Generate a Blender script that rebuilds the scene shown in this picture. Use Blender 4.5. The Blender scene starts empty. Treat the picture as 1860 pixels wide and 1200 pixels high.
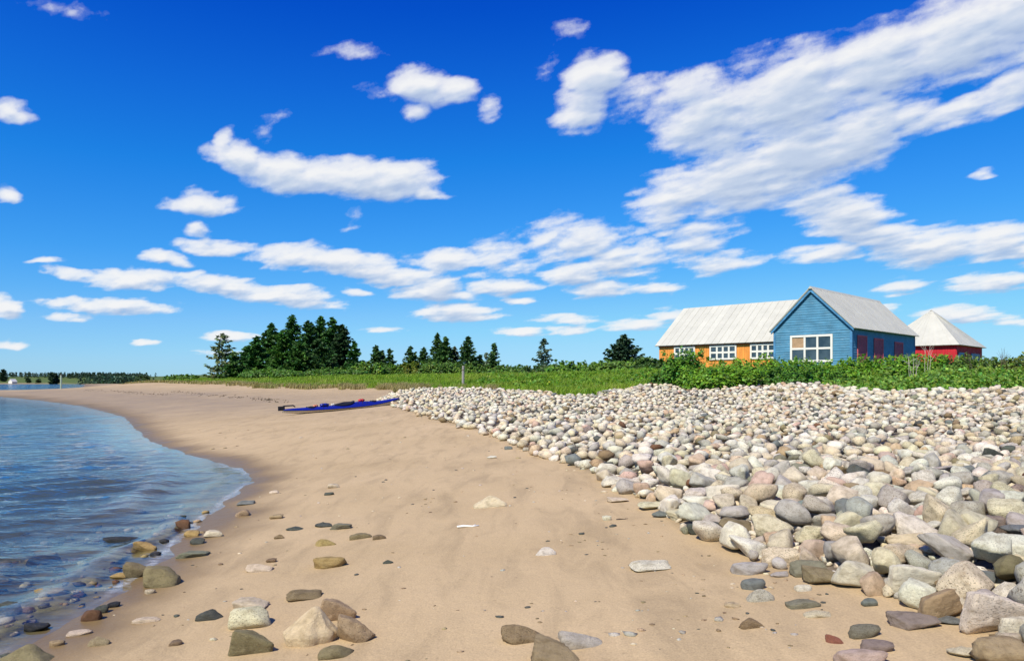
import bpy, math, random
import numpy as np
from mathutils import Vector, Matrix

S = bpy.context.scene
COL = S.collection
PI = math.pi
RNG = np.random.default_rng(7)
random.seed(7)

# ------------------------------------------------------------------ camera, sky, sun, exposure
EYE, FPX, HU, HV = 1.6, 1353.0, 930.0, 692.0       # eye height; focal length and horizon of the photograph in its pixels
cam_d = bpy.data.cameras.new('camera')
cam = bpy.data.objects.new('camera', cam_d)
COL.objects.link(cam)
cam.location = (0, 0, EYE)
cam.rotation_euler = (PI / 2, 0, 0)
cam_d.sensor_width = 36
cam_d.lens = 36 * FPX / 1860
cam_d.shift_y = 92 / 1860
cam_d.clip_start = 0.05
cam_d.clip_end = 30000
S.camera = cam

SUN_EL = math.radians(50)
SUN_H = Vector((-0.58, -0.815)).normalized()
SUN_DIR = Vector((SUN_H.x * math.cos(SUN_EL), SUN_H.y * math.cos(SUN_EL), math.sin(SUN_EL)))
world = bpy.data.worlds.new('World')
S.world = world
world.use_nodes = True
wn = world.node_tree
wn.nodes.clear()
sky = wn.nodes.new('ShaderNodeTexSky')
sky.sky_type = 'NISHITA'
sky.sun_disc = False
sky.sun_elevation = SUN_EL
sky.sun_rotation = math.atan2(SUN_DIR.x, SUN_DIR.y)
sky.altitude = 0
sky.air_density = 1.0
sky.dust_density = 0.1
sky.ozone_density = 3.5
# the camera's vivid blues: a contrast curve per channel on the whole sky
sep = wn.nodes.new('ShaderNodeSeparateColor'); com = wn.nodes.new('ShaderNodeCombineColor')
wn.links.new(sky.outputs[0], sep.inputs[0])
CURVES = (((0.0, 0.0), (0.104, 0.0012), (0.167, 0.013), (0.257, 0.058), (0.34, 0.12), (0.44, 0.215), (0.64, 0.345), (0.80, 0.41), (1.0, 0.50)),
          ((0.0, 0.0), (0.12, 0.035), (0.183, 0.078), (0.23, 0.148), (0.285, 0.225), (0.41, 0.355), (0.60, 0.548), (0.70, 0.655), (1.0, 0.82)),
          ((0.0, 0.0), (0.24, 0.42), (0.334, 0.565), (0.40, 0.68), (0.483, 0.785), (0.60, 0.905), (0.70, 0.965), (1.0, 1.0)))
for ch, pts_ in enumerate(CURVES):
    dv = wn.nodes.new('ShaderNodeMath'); dv.operation = 'MULTIPLY'; dv.inputs[1].default_value = 0.1
    cr = wn.nodes.new('ShaderNodeValToRGB'); el = cr.color_ramp.elements
    while len(el) < len(pts_): el.new(0.5)
    for e_, (p_, v_) in zip(el, pts_): e_.position = p_; e_.color = (v_, v_, v_, 1)
    ml = wn.nodes.new('ShaderNodeMath'); ml.operation = 'MULTIPLY'; ml.inputs[1].default_value = 7.84
    wn.links.new(sep.outputs[ch], dv.inputs[0]); wn.links.new(dv.outputs[0], cr.inputs[0])
    wn.links.new(cr.outputs[0], ml.inputs[0]); wn.links.new(ml.outputs[0], com.inputs[ch])
bg = wn.nodes.new('ShaderNodeBackground'); bg.inputs[1].default_value = 0.10
wo = wn.nodes.new('ShaderNodeOutputWorld')
wn.links.new(com.outputs[0], bg.inputs[0])
wn.links.new(bg.outputs[0], wo.inputs[0])

sun_d = bpy.data.lights.new('sun', 'SUN')
sun_d.energy = 4.6
sun_d.angle = math.radians(0.53)
sun_d.color = (1.0, 0.955, 0.88)
sun = bpy.data.objects.new('sun', sun_d)
COL.objects.link(sun)
sun.rotation_euler = SUN_DIR.to_track_quat('Z', 'Y').to_euler()

S.view_settings.view_transform = 'Standard'
S.view_settings.look = 'None'
S.view_settings.gamma = 1
S.view_settings.exposure = 0.35
S.view_settings.use_curve_mapping = False
S.cycles.max_bounces = 6
S.cycles.transparent_max_bounces = 16
S.cycles.caustics_reflective = False
S.cycles.caustics_refractive = False

# ------------------------------------------------------------------ helpers
def tag(o, label=None, cat=None, group=None, kind=None):
    if label: o['label'] = label
    if cat: o['category'] = cat
    if group: o['group'] = group
    if kind: o['kind'] = kind
    return o

def empty(name, loc, rz=0.0):
    o = bpy.data.objects.new(name, None)
    o.empty_display_size = 0.3
    COL.objects.link(o)
    o.location = loc
    o.rotation_euler = (0, 0, rz)
    return o

def mesh_np(name, V, F, mat=None, smooth=False, attrs=None):
    """V (n,3) array, F list of (m,k) int arrays; attrs name -> (n,) or (n,3) point values"""
    me = bpy.data.meshes.new(name)
    if not isinstance(F, list): F = [F]
    V = np.asarray(V, np.float32)
    me.vertices.add(len(V))
    me.vertices.foreach_set('co', V.ravel())
    loops = np.concatenate([np.asarray(f, np.int32).ravel() for f in F])
    tot = np.concatenate([np.full(len(f), np.asarray(f).shape[1], np.int32) for f in F])
    start = np.concatenate([[0], np.cumsum(tot)[:-1]]).astype(np.int32)
    me.loops.add(len(loops))
    me.loops.foreach_set('vertex_index', loops)
    me.polygons.add(len(tot))
    me.polygons.foreach_set('loop_start', start)
    me.polygons.foreach_set('loop_total', tot)
    if smooth is True:
        me.polygons.foreach_set('use_smooth', np.ones(len(tot), bool))
    for k, a in (attrs or {}).items():
        a = np.asarray(a, np.float32)
        if a.ndim == 1:
            at = me.attributes.new(k, 'FLOAT', 'POINT'); at.data.foreach_set('value', a)
        else:
            at = me.attributes.new(k, 'FLOAT_COLOR', 'POINT')
            at.data.foreach_set('color', np.hstack([a, np.ones((len(a), 1), np.float32)]).astype(np.float32).ravel())
    if mat: me.materials.append(mat)
    me.update(calc_edges=True)
    me.validate()
    return me

def link(name, me, parent=None, loc=None):
    o = bpy.data.objects.new(name, me)
    COL.objects.link(o)
    if parent: o.parent = parent
    if loc is not None: o.location = loc
    return o

class MB:
    """collects polygons of one mesh"""
    def __init__(s): s.v = []; s.f = []
    def poly(s, pts):
        b = len(s.v); s.v += [tuple(p) for p in pts]; s.f.append(list(range(b, b + len(pts))))
    def hexa(s, p):
        b = len(s.v); s.v += [tuple(q) for q in p]
        for f in ((3, 2, 1, 0), (4, 5, 6, 7), (0, 1, 5, 4), (1, 2, 6, 5), (2, 3, 7, 6), (3, 0, 4, 7)):
            s.f.append([b + i for i in f])
    def box(s, x0, x1, y0, y1, z0, z1):
        s.hexa([(x0, y0, z0), (x1, y0, z0), (x1, y1, z0), (x0, y1, z0), (x0, y0, z1), (x1, y0, z1), (x1, y1, z1), (x0, y1, z1)])
    def tube(s, pts, rads, n=8, cap=True):
        pts = [Vector(p) for p in pts]
        b = len(s.v)
        for i, p in enumerate(pts):
            t = (pts[min(i + 1, len(pts) - 1)] - pts[max(i - 1, 0)]).normalized()
            a = t.cross(Vector((0, 0, 1)) if abs(t.z) < 0.9 else Vector((1, 0, 0))).normalized()
            c = t.cross(a)
            for k in range(n):
                w = 2 * PI * k / n
                s.v.append(tuple(p + (a * math.cos(w) + c * math.sin(w)) * rads[i]))
        for i in range(len(pts) - 1):
            for k in range(n):
                k2 = (k + 1) % n
                s.f.append([b + i * n + k, b + (i + 1) * n + k, b + (i + 1) * n + k2, b + i * n + k2])
        if cap:
            s.f.append([b + k for k in range(n)])
            s.f.append([b + (len(pts) - 1) * n + k for k in reversed(range(n))])
    def build(s, name, mat, parent=None, smooth=False, kind=None, fix=True):
        me = bpy.data.meshes.new(name)
        me.from_pydata(s.v, [], s.f)
        if fix:
            import bmesh
            bm = bmesh.new(); bm.from_mesh(me); bmesh.ops.recalc_face_normals(bm, faces=bm.faces[:]); bm.to_mesh(me); bm.free()
        if smooth:
            for p in me.polygons: p.use_smooth = True
        me.materials.append(mat)
        o = link(name, me, parent)
        if kind: o['kind'] = kind
        return o

def smooth01(a, b, x):
    t = np.clip((x - a) / (b - a), 0, 1)
    return t * t * (3 - 2 * t)

def perlin(x, y, seed=0):
    x = np.asarray(x, float); y = np.asarray(y, float)
    xi = np.floor(x).astype(np.int64); yi = np.floor(y).astype(np.int64)
    xf = x - xi; yf = y - yi
    def g(ix, iy, dx, dy):
        h = (ix * 374761393 + iy * 668265263 + seed * 974711) & 0xFFFFFFFF
        h = ((h ^ (h >> 13)) * 1274126177) & 0xFFFFFFFF
        a = (h & 0xFFFF) / 65536.0 * 2 * PI
        return np.cos(a) * dx + np.sin(a) * dy
    u = xf * xf * xf * (xf * (xf * 6 - 15) + 10); v = yf * yf * yf * (yf * (yf * 6 - 15) + 10)
    a = g(xi, yi, xf, yf); b = g(xi + 1, yi, xf - 1, yf)
    c = g(xi, yi + 1, xf, yf - 1); d = g(xi + 1, yi + 1, xf - 1, yf - 1)
    return (a + u * (b - a)) * (1 - v) + (c + u * (d - c)) * v

def fbm(x, y, oct=4, seed=0, gain=0.5):
    s = 0; a = 1.0; n = 0
    for i in range(oct):
        s = s + a * perlin(x * 2 ** i, y * 2 ** i, seed + i * 17); n += a; a *= gain
    return s / n * 1.6

# ------------------------------------------------------------------ materials
class NT:
    def __init__(s, name):
        s.m = bpy.data.materials.new(name); s.m.use_nodes = True
        s.t = s.m.node_tree; s.t.nodes.clear()
        s.out = s.n('ShaderNodeOutputMaterial')
    def n(s, t, **kw):
        nd = s.t.nodes.new(t)
        for k, v in kw.items(): setattr(nd, k, v)
        return nd
    def l(s, a, b): s.t.links.new(a, b)
    def put(s, sock, v):
        if hasattr(v, 'is_output'): s.l(v, sock)
        else: sock.default_value = v
    def coord(s, which='Object', scale=(1, 1, 1), rot=(0, 0, 0)):
        c = s.n('ShaderNodeTexCoord'); m = s.n('ShaderNodeMapping')
        s.l(c.outputs[which], m.inputs[0]); m.inputs['Scale'].default_value = scale; m.inputs['Rotation'].default_value = rot
        return m.outputs[0]
    def noise(s, vec, scale, detail=4, rough=0.55, dist=0.0):
        x = s.n('ShaderNodeTexNoise'); s.l(vec, x.inputs['Vector'])
        x.inputs['Scale'].default_value = scale; x.inputs['Detail'].default_value = detail
        x.inputs['Roughness'].default_value = rough; x.inputs['Distortion'].default_value = dist
        return x.outputs['Fac']
    def ramp(s, f, stops, interp='LINEAR'):
        r = s.n('ShaderNodeValToRGB'); s.l(f, r.inputs[0]); e = r.color_ramp.elements; r.color_ramp.interpolation = interp
        while len(e) < len(stops): e.new(0.5)
        for i, (p, c) in enumerate(stops):
            e[i].position = p
            e[i].color = (c, c, c, 1) if isinstance(c, (int, float)) else (*c, 1)
        return r.outputs[0]
    def mix(s, f, a, b, mode='MIX'):
        m = s.n('ShaderNodeMix', data_type='RGBA', blend_type=mode)
        s.put(m.inputs[0], f)
        for k, v in ((6, a), (7, b)):
            s.put(m.inputs[k], (*v, 1) if isinstance(v, tuple) and len(v) == 3 else v)
        return m.outputs[2]
    def math(s, op, a, b=None, c=None, clamp=False):
        m = s.n('ShaderNodeMath', operation=op, use_clamp=clamp)
        s.put(m.inputs[0], a)
        if b is not None: s.put(m.inputs[1], b)
        if c is not None: s.put(m.inputs[2], c)
        return m.outputs[0]
    def attr(s, name, fac=False):
        a = s.n('ShaderNodeAttribute', attribute_name=name)
        return a.outputs['Fac'] if fac else a.outputs['Color']
    def bump(s, h, strength=0.3, dist=0.01, normal=None):
        b = s.n('ShaderNodeBump'); s.l(h, b.inputs['Height'])
        s.put(b.inputs['Strength'], strength); b.inputs['Distance'].default_value = dist
        if normal: s.l(normal, b.inputs['Normal'])
        return b.outputs[0]
    def bsdf(s, col, rough=0.8, spec=0.3, normal=None, **kw):
        p = s.n('ShaderNodeBsdfPrincipled')
        s.put(p.inputs['Base Color'], (*col, 1) if isinstance(col, tuple) and len(col) == 3 else col)
        s.put(p.inputs['Roughness'], rough); s.put(p.inputs['Specular IOR Level'], spec)
        if normal: s.l(normal, p.inputs['Normal'])
        for k, v in kw.items(): s.put(p.inputs[k], v)
        return p.outputs[0]
    def done(s, sh): s.l(sh, s.out.inputs[0]); return s.m

def mat_plain(name, col, rough=0.6, spec=0.4, var=0.12, scale=3.0, bump=0.0, metal=0.0):
    t = NT(name); c = t.coord()
    n = t.noise(c, scale, 5, 0.6)
    lo = tuple(x * (1 - var) for x in col); hi = tuple(min(1, x * (1 + var)) for x in col)
    k = t.ramp(n, [(0.3, lo), (0.7, hi)])
    nm = t.bump(t.noise(c, scale * 12, 3), bump, 0.01) if bump else None
    return t.done(t.bsdf(k, rough, spec, nm, Metallic=metal))

def mat_sand():
    t = NT('beach_sand'); c = t.coord()
    big = t.noise(c, 0.35, 4, 0.6)
    mid = t.noise(t.coord(scale=(2.2, 0.55, 1), rot=(0, 0, math.radians(-32))), 1.6, 6, 0.62, 0.6)
    fine = t.noise(c, 90, 3, 0.7)
    col = t.ramp(big, [(0.3, (0.405, 0.288, 0.148)), (0.7, (0.485, 0.350, 0.190))])
    streak = t.ramp(mid, [(0.30, 0.80), (0.50, 1.0), (0.75, 1.06)])
    col = t.mix(1.0, col, streak, 'MULTIPLY')
    col = t.mix(1.0, col, t.ramp(fine, [(0.25, 0.76), (0.5, 1.0), (0.75, 1.18)]), 'MULTIPLY')
    specks = t.ramp(t.noise(c, 22, 2, 0.5), [(0.70, 0.0), (0.76, 1.0)])
    col = t.mix(t.math('MULTIPLY', specks, 0.28), col, (0.12, 0.085, 0.05))
    damp = t.attr('damp', True)
    dn = t.math('MULTIPLY', damp, t.ramp(t.noise(t.coord(scale=(0.6, 1.6, 1), rot=(0, 0, 0.5)), 0.8, 6, 0.65), [(0.3, 0.45), (0.65, 1.0)]))
    col = t.mix(dn, col, (0.215, 0.165, 0.118))
    wet = t.attr('wet', True)
    col = t.mix(wet, col, (0.185, 0.122, 0.052))
    bed = t.attr('bed', True)
    bedcol = t.ramp(t.noise(c, 4.5, 4, 0.6), [(0.3, (0.045, 0.045, 0.020)), (0.5, (0.15, 0.125, 0.050)), (0.7, (0.25, 0.205, 0.085))])
    col = t.mix(bed, col, bedcol)
    veg = t.attr('veg', True)
    vegc = t.ramp(t.noise(c, 0.9, 6, 0.7), [(0.3, (0.05, 0.085, 0.015)), (0.7, (0.115, 0.15, 0.03))])
    col = t.mix(veg, col, vegc)
    gr = t.attr('gravel', True)
    col = t.mix(gr, col, t.ramp(t.noise(c, 9, 4, 0.7), [(0.3, (0.05, 0.04, 0.03)), (0.7, (0.20, 0.16, 0.115))]))
    h = t.math('ADD', t.math('MULTIPLY', fine, 0.25), t.math('ADD', t.math('MULTIPLY', mid, 0.6), t.noise(c, 7, 5, 0.65)))
    nm = t.bump(h, 0.55, 0.02)
    rough = t.ramp(wet, [(0.0, 0.92), (0.7, 0.65), (1.0, 0.38)])
    return t.done(t.bsdf(col, rough, 0.22, nm))

def mat_stone(name, use_attr):
    t = NT(name)
    c = t.coord('Object')
    if use_attr:
        base = t.attr('tint'); rnd = t.attr('rnd', True); sc = 1.0
    else:
        oi = t.n('ShaderNodeObjectInfo'); base = oi.outputs['Color']; rnd = oi.outputs['Random']; sc = 0.16
    mott = t.noise(c, 9 * sc, 5, 0.65)
    col = t.mix(1.0, base, t.ramp(mott, [(0.28, (0.60, 0.565, 0.51)), (0.5, (1, 1, 1)), (0.75, (1.14, 1.12, 1.08))]), 'MULTIPLY')
    spk = t.ramp(t.noise(c, 70 * sc, 2, 0.6), [(0.56, 0.0), (0.64, 1.0)])
    spk2 = t.ramp(t.noise(c, 30 * sc, 3, 0.7), [(0.58, 0.0), (0.68, 1.0)])
    amt = t.ramp(rnd, [(0.0, 0.15), (0.45, 0.35), (0.7, 0.65), (1.0, 0.9)])
    col = t.mix(t.math('MULTIPLY', spk, amt), col, t.mix(1.0, base, (0.33, 0.30, 0.28), 'MULTIPLY'))
    col = t.mix(t.math('MULTIPLY', spk2, t.math('MULTIPLY', amt, 0.6)), col, t.mix(1.0, base, (0.60, 0.50, 0.38), 'MULTIPLY'))
    vein = t.ramp(t.noise(t.coord('Object', scale=(1, 1, 3.5), rot=(0.6, 0.4, 0)), 8 * sc, 4, 0.6, 1.5), [(0.46, 0.0), (0.5, 1.0), (0.54, 0.0)])
    col = t.mix(t.math('MULTIPLY', vein, 0.22), col, (0.32, 0.24, 0.16))
    h = t.math('ADD', t.noise(c, 30 * sc, 8, 0.72), t.math('MULTIPLY', t.noise(c, 120 * sc, 3, 0.7), 0.35))
    nm = t.bump(h, 0.8, 0.022)
    wet = t.attr('soak', True) if use_attr else None
    return t.done(t.bsdf(col, 0.82, 0.3, nm))

def mat_leaf(name, gloss=0.35, trans=0.28, vcol='tint'):
    t = NT(name)
    col = t.attr(vcol)
    d = t.bsdf(col, 0.55, gloss)
    tr = t.n('ShaderNodeBsdfTranslucent')
    t.l(t.mix(1.0, col, (1.25, 1.35, 0.55), 'MULTIPLY'), tr.inputs[0])
    m = t.n('ShaderNodeMixShader'); m.inputs[0].default_value = trans
    t.l(d, m.inputs[1]); t.l(tr.outputs[0], m.inputs[2])
    return t.done(m.outputs[0])

def mat_water():
    t = NT('sea_water')
    c = t.coord()
    n1 = t.noise(t.coord(scale=(0.75, 1.3, 1), rot=(0, 0, math.radians(14))), 2.4, 5, 0.6, 0.7)
    n2 = t.noise(t.coord(scale=(0.6, 1.5, 1), rot=(0, 0, math.radians(20))), 0.55, 4, 0.6, 0.5)
    n3 = t.noise(t.coord(scale=(0.7, 1.3, 1), rot=(0, 0, math.radians(10))), 11, 3, 0.6, 0.4)
    calm = t.attr('calm', True)
    h = t.math('ADD', t.math('MULTIPLY', n1, 0.10), t.math('ADD', t.math('MULTIPLY', n2, 0.34), t.math('MULTIPLY', n3, 0.038)))
    nm = t.bump(h, calm, 1.0)
    gl = t.n('ShaderNodeBsdfGlossy'); gl.inputs['Roughness'].default_value = 0.06
    gl.inputs['Color'].default_value = (1, 1, 0.97, 1)
    t.l(nm, gl.inputs['Normal'])
    body = t.n('ShaderNodeBsdfDiffuse')
    t.l(t.ramp(t.attr('depth', True), [(0.0, (0.085, 0.085, 0.055)), (0.35, (0.032, 0.085, 0.100)), (1.0, (0.014, 0.068, 0.130))]), body.inputs[0])
    tp = t.n('ShaderNodeBsdfTransparent'); tp.inputs[0].default_value = (0.93, 0.97, 0.96, 1)
    mb = t.n('ShaderNodeMixShader')
    t.l(t.attr('opacity', True), mb.inputs[0]); t.l(tp.outputs[0], mb.inputs[1]); t.l(body.outputs[0], mb.inputs[2])
    fr = t.n('ShaderNodeFresnel'); fr.inputs[0].default_value = 1.333; t.l(nm, fr.inputs['Normal'])
    ms = t.n('ShaderNodeMixShader')
    t.l(fr.outputs[0], ms.inputs[0]); t.l(mb.outputs[0], ms.inputs[1]); t.l(gl.outputs[0], ms.inputs[2])
    foam = t.math('MULTIPLY', t.attr('foam', True), t.ramp(t.noise(c, 14, 5, 0.75), [(0.40, 0.0), (0.58, 1.0)]))
    fd = t.n('ShaderNodeBsdfDiffuse'); fd.inputs[0].default_value = (0.72, 0.74, 0.74, 1)
    mf = t.n('ShaderNodeMixShader')
    t.l(foam, mf.inputs[0]); t.l(ms.outputs[0], mf.inputs[1]); t.l(fd.outputs[0], mf.inputs[2])
    return t.done(mf.outputs[0])

def mat_cloud():
    """thin vapour: opacity from its thickness, sun and shade painted into its emission colour"""
    t = NT('cloud_vapour')
    c = t.coord('Object')
    den = t.attr('vapour', True)
    n = t.noise(c, 0.0065, 6, 0.62, 0.4)
    n2 = t.noise(c, 0.024, 5, 0.68, 0.3)
    e = t.math('ADD', den, t.math('ADD', t.math('MULTIPLY', t.math('SUBTRACT', n, 0.5), 0.34), t.math('MULTIPLY', t.math('SUBTRACT', n2, 0.5), 0.22)))
    a = t.ramp(e, [(0.06, 0.0), (0.17, 0.09), (0.33, 0.45), (0.55, 0.82), (0.90, 0.97)], 'LINEAR')
    lit = t.math('ADD', t.attr('painted_sun', True), t.math('MULTIPLY', t.math('SUBTRACT', n, 0.5), 0.16), clamp=True)
    col = t.ramp(lit, [(0.0, (0.36, 0.47, 0.68)), (0.45, (0.56, 0.65, 0.80)), (0.8, (0.80, 0.83, 0.885)), (1.0, (0.90, 0.905, 0.91))])  # shaded to sunny cloud tones, painted as emission; the sun lamp adds nothing
    em = t.n('ShaderNodeEmission'); t.l(col, em.inputs[0]); em.inputs[1].default_value = 0.80
    tp = t.n('ShaderNodeBsdfTransparent')
    mx = t.n('ShaderNodeMixShader')
    t.l(a, mx.inputs[0]); t.l(tp.outputs[0], mx.inputs[1]); t.l(em.outputs[0], mx.inputs[2])
    t.m.cycles.emission_sampling = 'NONE'
    return t.done(mx.outputs[0])

def mat_boards(name, col, worn, along, wear=0.5, rough=0.75):
    """painted boards: grain and worn paint streaked along the board direction (a scale triple)"""
    t = NT(name)
    c = t.coord('Object', scale=along)
    n = t.noise(c, 6, 6, 0.65, 0.3); n2 = t.noise(t.coord(), 1.3, 4, 0.6)
    k = t.ramp(n2, [(0.3, tuple(x * 0.82 for x in col)), (0.7, tuple(x * 1.15 for x in col))])
    w = t.ramp(n, [(0.56, 0.0), (0.72, 1.0)])
    k = t.mix(t.math('MULTIPLY', w, wear), k, worn)
    k = t.mix(1.0, k, t.ramp(t.noise(c, 2.2, 3, 0.5), [(0.3, 0.80), (0.7, 1.14)]), 'MULTIPLY')
    nm = t.bump(n, 0.25, 0.01)
    return t.done(t.bsdf(k, rough, 0.3, nm))

def mat_roof(name):
    t = NT(name)
    n = t.noise(t.coord('Object', scale=(1, 1, 1)), 0.9, 6, 0.65)
    n2 = t.noise(t.coord('Object', scale=(1, 1, 1)), 14, 4, 0.7)
    oi = t.n('ShaderNodeObjectInfo')
    k = t.ramp(n, [(0.3, (0.46, 0.44, 0.35)), (0.7, (0.54, 0.515, 0.41))])
    k = t.mix(1.0, k, t.ramp(oi.outputs['Random'], [(0.0, 0.96), (1.0, 1.03)]), 'MULTIPLY')
    k = t.mix(t.ramp(n2, [(0.62, 0.0), (0.8, 0.35)]), k, (0.30, 0.25, 0.19))
    return t.done(t.bsdf(k, 0.6, 0.4, t.bump(n2, 0.1, 0.01)))

def mat_glass():
    t = NT('window_glass')
    n = t.noise(t.coord(), 1.1, 3)
    k = t.ramp(n, [(0.35, (0.015, 0.03, 0.045)), (0.65, (0.05, 0.075, 0.09))])
    return t.done(t.bsdf(k, 0.06, 0.9))

M_SAND = mat_sand()
M_STONE = mat_stone('stone_surface', False)
M_STONES = mat_stone('heaped_stone_surface', True)
M_LEAF = mat_leaf('leaf')
M_NEEDLE = mat_leaf('spruce_needle', 0.2, 0.12)
M_GRASS = mat_leaf('grass_blade', 0.3, 0.3)
M_WATER = mat_water()
M_CLOUD = mat_cloud()
M_BARK = mat_plain('bark', (0.10, 0.075, 0.055), 0.9, 0.2, 0.35, 6, 0.6)
M_GREYWOOD = mat_boards('weathered_wood', (0.33, 0.30, 0.26), (0.18, 0.16, 0.14), (14, 14, 1.2), 0.7)
M_DEAD = mat_plain('dead_stem', (0.52, 0.46, 0.36), 0.85, 0.2, 0.2, 8)
M_BLUE = mat_boards('blue_clapboard_paint', (0.082, 0.245, 0.355), (0.28, 0.41, 0.45), (1.0, 0.35, 7.0), 0.9)
M_BLUETRIM = mat_boards('blue_trim_paint', (0.075, 0.24, 0.40), (0.2, 0.32, 0.4), (1, 1, 3), 0.4)
M_ORANGE = mat_boards('orange_board_paint', (0.80, 0.305, 0.055), (0.62, 0.33, 0.09), (3, 5, 0.35), 0.5)
M_RED = mat_boards('red_board_paint', (0.55, 0.020, 0.030), (0.30, 0.05, 0.05), (3, 5, 0.35), 0.5)
M_SHUTTER = mat_boards('faded_red_paint', (0.62, 0.12, 0.13), (0.62, 0.27, 0.26), (1, 1, 6), 0.6)
M_REDTRIM = mat_plain('rust_red_trim', (0.30, 0.06, 0.03), 0.7)
M_WHITE = mat_plain('white_paint', (0.78, 0.74, 0.62), 0.5, 0.4, 0.05, 2)
M_PALEBLUE = mat_plain('pale_blue_paint', (0.16, 0.28, 0.36), 0.6, 0.3, 0.15, 2)
M_ROOF = mat_roof('galvanised_roof')
M_GLASS = mat_glass()
M_CURTAIN = mat_plain('tan_curtain', (0.42, 0.27, 0.15), 0.9, 0.1, 0.25, 3)
M_DARKWALL = mat_plain('dark_interior', (0.04, 0.04, 0.045), 0.9, 0.1)

# ------------------------------------------------------------------ terrain
WATERLINE = [(-2.85, -6), (-2.95, 0), (-2.99, 4.35), (-2.95, 4.83), (-2.97, 5.51), (-3.22, 7.03), (-3.62, 8.91), (-4.0, 10.5), (-4.12, 11.5), (-4.30, 12.3),
             (-4.7, 13.1), (-5.73, 14.6), (-7.1, 16.3), (-9.78, 20.0), (-13.3, 26.1), (-17.4, 33.3), (-27.1, 47), (-37.8, 60), (-53, 77), (-85, 97), (-160, 112), (-900, 130)]
BAY = WATERLINE + [(-900, -300), (-60, -300), (-8, -60)]
INLET = [(-104, 180), (-86, 135), (-79, 114), (-110, 118), (-160, 126), (-900, 150), (-900, 450), (-300, 410), (-232, 398), (-190, 330), (-128, 222)]
VEG = [(-77, 150), (-55, 112), (-31, 82), (-20, 64), (-13, 55), (-8.5, 50), (-5.4, 44), (-2.6, 38.6), (0, 33.5), (1.6, 30), (2.4, 26), (4.2, 28.5), (5.8, 32), (7, 28), (9, 27), (11, 25.5),
       (10.4, 20.5), (13, 18.5), (20, 16.5), (40, 10), (120, 0), (400, 300), (-60, 300)]
BANK = [(-5.6, 33), (-4.4, 28), (-2.3, 21.9), (-0.6, 17.2), (0.56, 12.65), (1.0, 10.4), (1.33, 8.2), (1.47, 6.42), (1.68, 5.54), (1.94, 4.6), (2.2, 4.2), (2.25, 3.86), (2.3, 3.4), (2.5, 1), (2.6, -3),
        (14, -3), (40, 9), (20, 16.8), (13, 18.8), (10.4, 20.8), (11, 25.8), (9, 27.3), (7, 28.3), (5.8, 32.3), (4.2, 29), (2.4, 26.5), (1.6, 30.3), (0, 34), (-2.6, 39.5), (-5.0, 43), (-6.4, 40)]

def sdf(poly, x, y):
    """signed distance, positive inside"""
    x = np.asarray(x, float); y = np.asarray(y, float)
    d2 = np.full(x.shape, 1e18); ins = np.zeros(x.shape, bool)
    n = len(poly)
    for i in range(n):
        ax, ay = poly[i]; bx, by = poly[(i + 1) % n]
        ex, ey = bx - ax, by - ay
        t = np.clip(((x - ax) * ex + (y - ay) * ey) / (ex * ex + ey * ey), 0, 1)
        d2 = np.minimum(d2, (x - ax - t * ex) ** 2 + (y - ay - t * ey) ** 2)
        c = (ay > y) != (by > y)
        with np.errstate(divide='ignore', invalid='ignore'):
            ins ^= c & (x < ex * (y - ay) / (ey if ey else 1e-12) + ax)
    return np.where(ins, 1, -1) * np.sqrt(d2)

def shore(x, y):
    return -np.maximum(sdf(BAY, x, y), sdf(INLET, x, y))

def smin(a, b, k):
    h = np.clip(0.5 + 0.5 * (b - a) / k, 0, 1)
    return b + (a - b) * h - k * h * (1 - h)

def ground_parts(x, y):
    x = np.asarray(x, float); y = np.asarray(y, float)
    rr = np.hypot(x, y)
    wob = 0.10 * fbm(x * 0.9, y * 0.9, 3, 3) * np.clip(rr / 8, 0.3, 1.5)
    dw = shore(x, y) + wob
    dg = sdf(VEG, x, y) + 0.9 * fbm(x * 0.35, y * 0.35, 3, 11) * np.clip(rr / 30, 0.3, 2.0)
    db = sdf(BANK, x, y)
    z = np.where(dw > 0, 0.07 * dw, np.maximum(0.085 * dw, -1.6))
    s = smooth01(0, 1, (x + 0.427 * (y - 85) + 60) / 20)
    cap = 0.30 + 1.15 * s
    z = np.where(z > 0, smin(z, cap, 0.25 * cap), z)
    z = z + 0.55 * smooth01(0, 14, dg) * s
    z = z + (0.22 * fbm(x * 0.12, y * 0.12, 3, 5) + 0.10 * fbm(x * 0.5, y * 0.5, 2, 9)) * smooth01(0, 4, dg)
    z = z + 0.10 * smooth01(0, 0.8, db)
    z = z + (0.018 * fbm(x * 0.45, y * 0.45, 3, 21) + 0.0035 * fbm(x * 2.1, y * 2.1, 3, 23)) * smooth01(0.1, 1.5, dw)
    z = z + 4.5 * smooth01(405, 520, y) * smooth01(0, 20, dw)
    return z, dw, dg, db

def gz(x, y):
    return ground_parts(x, y)[0]

def at(u, v, dz=0.0):
    """the place on the ground that the photograph shows at (u, v)"""
    t = np.geomspace(2.5, 600, 1500)
    x = (u - HU) / FPX * t; z = EYE - (v - HV) / FPX * t
    g = gz(x, t) + dz
    i = int(np.argmax(z <= g)) or len(t) - 1
    a = (z[i - 1] - g[i - 1]); b = (z[i] - g[i]); k = a / (a - b) if a != b else 0
    d = t[i - 1] + k * (t[i] - t[i - 1]); x = (u - HU) / FPX * d
    return Vector((x, d, float(gz(x, d))))

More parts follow.
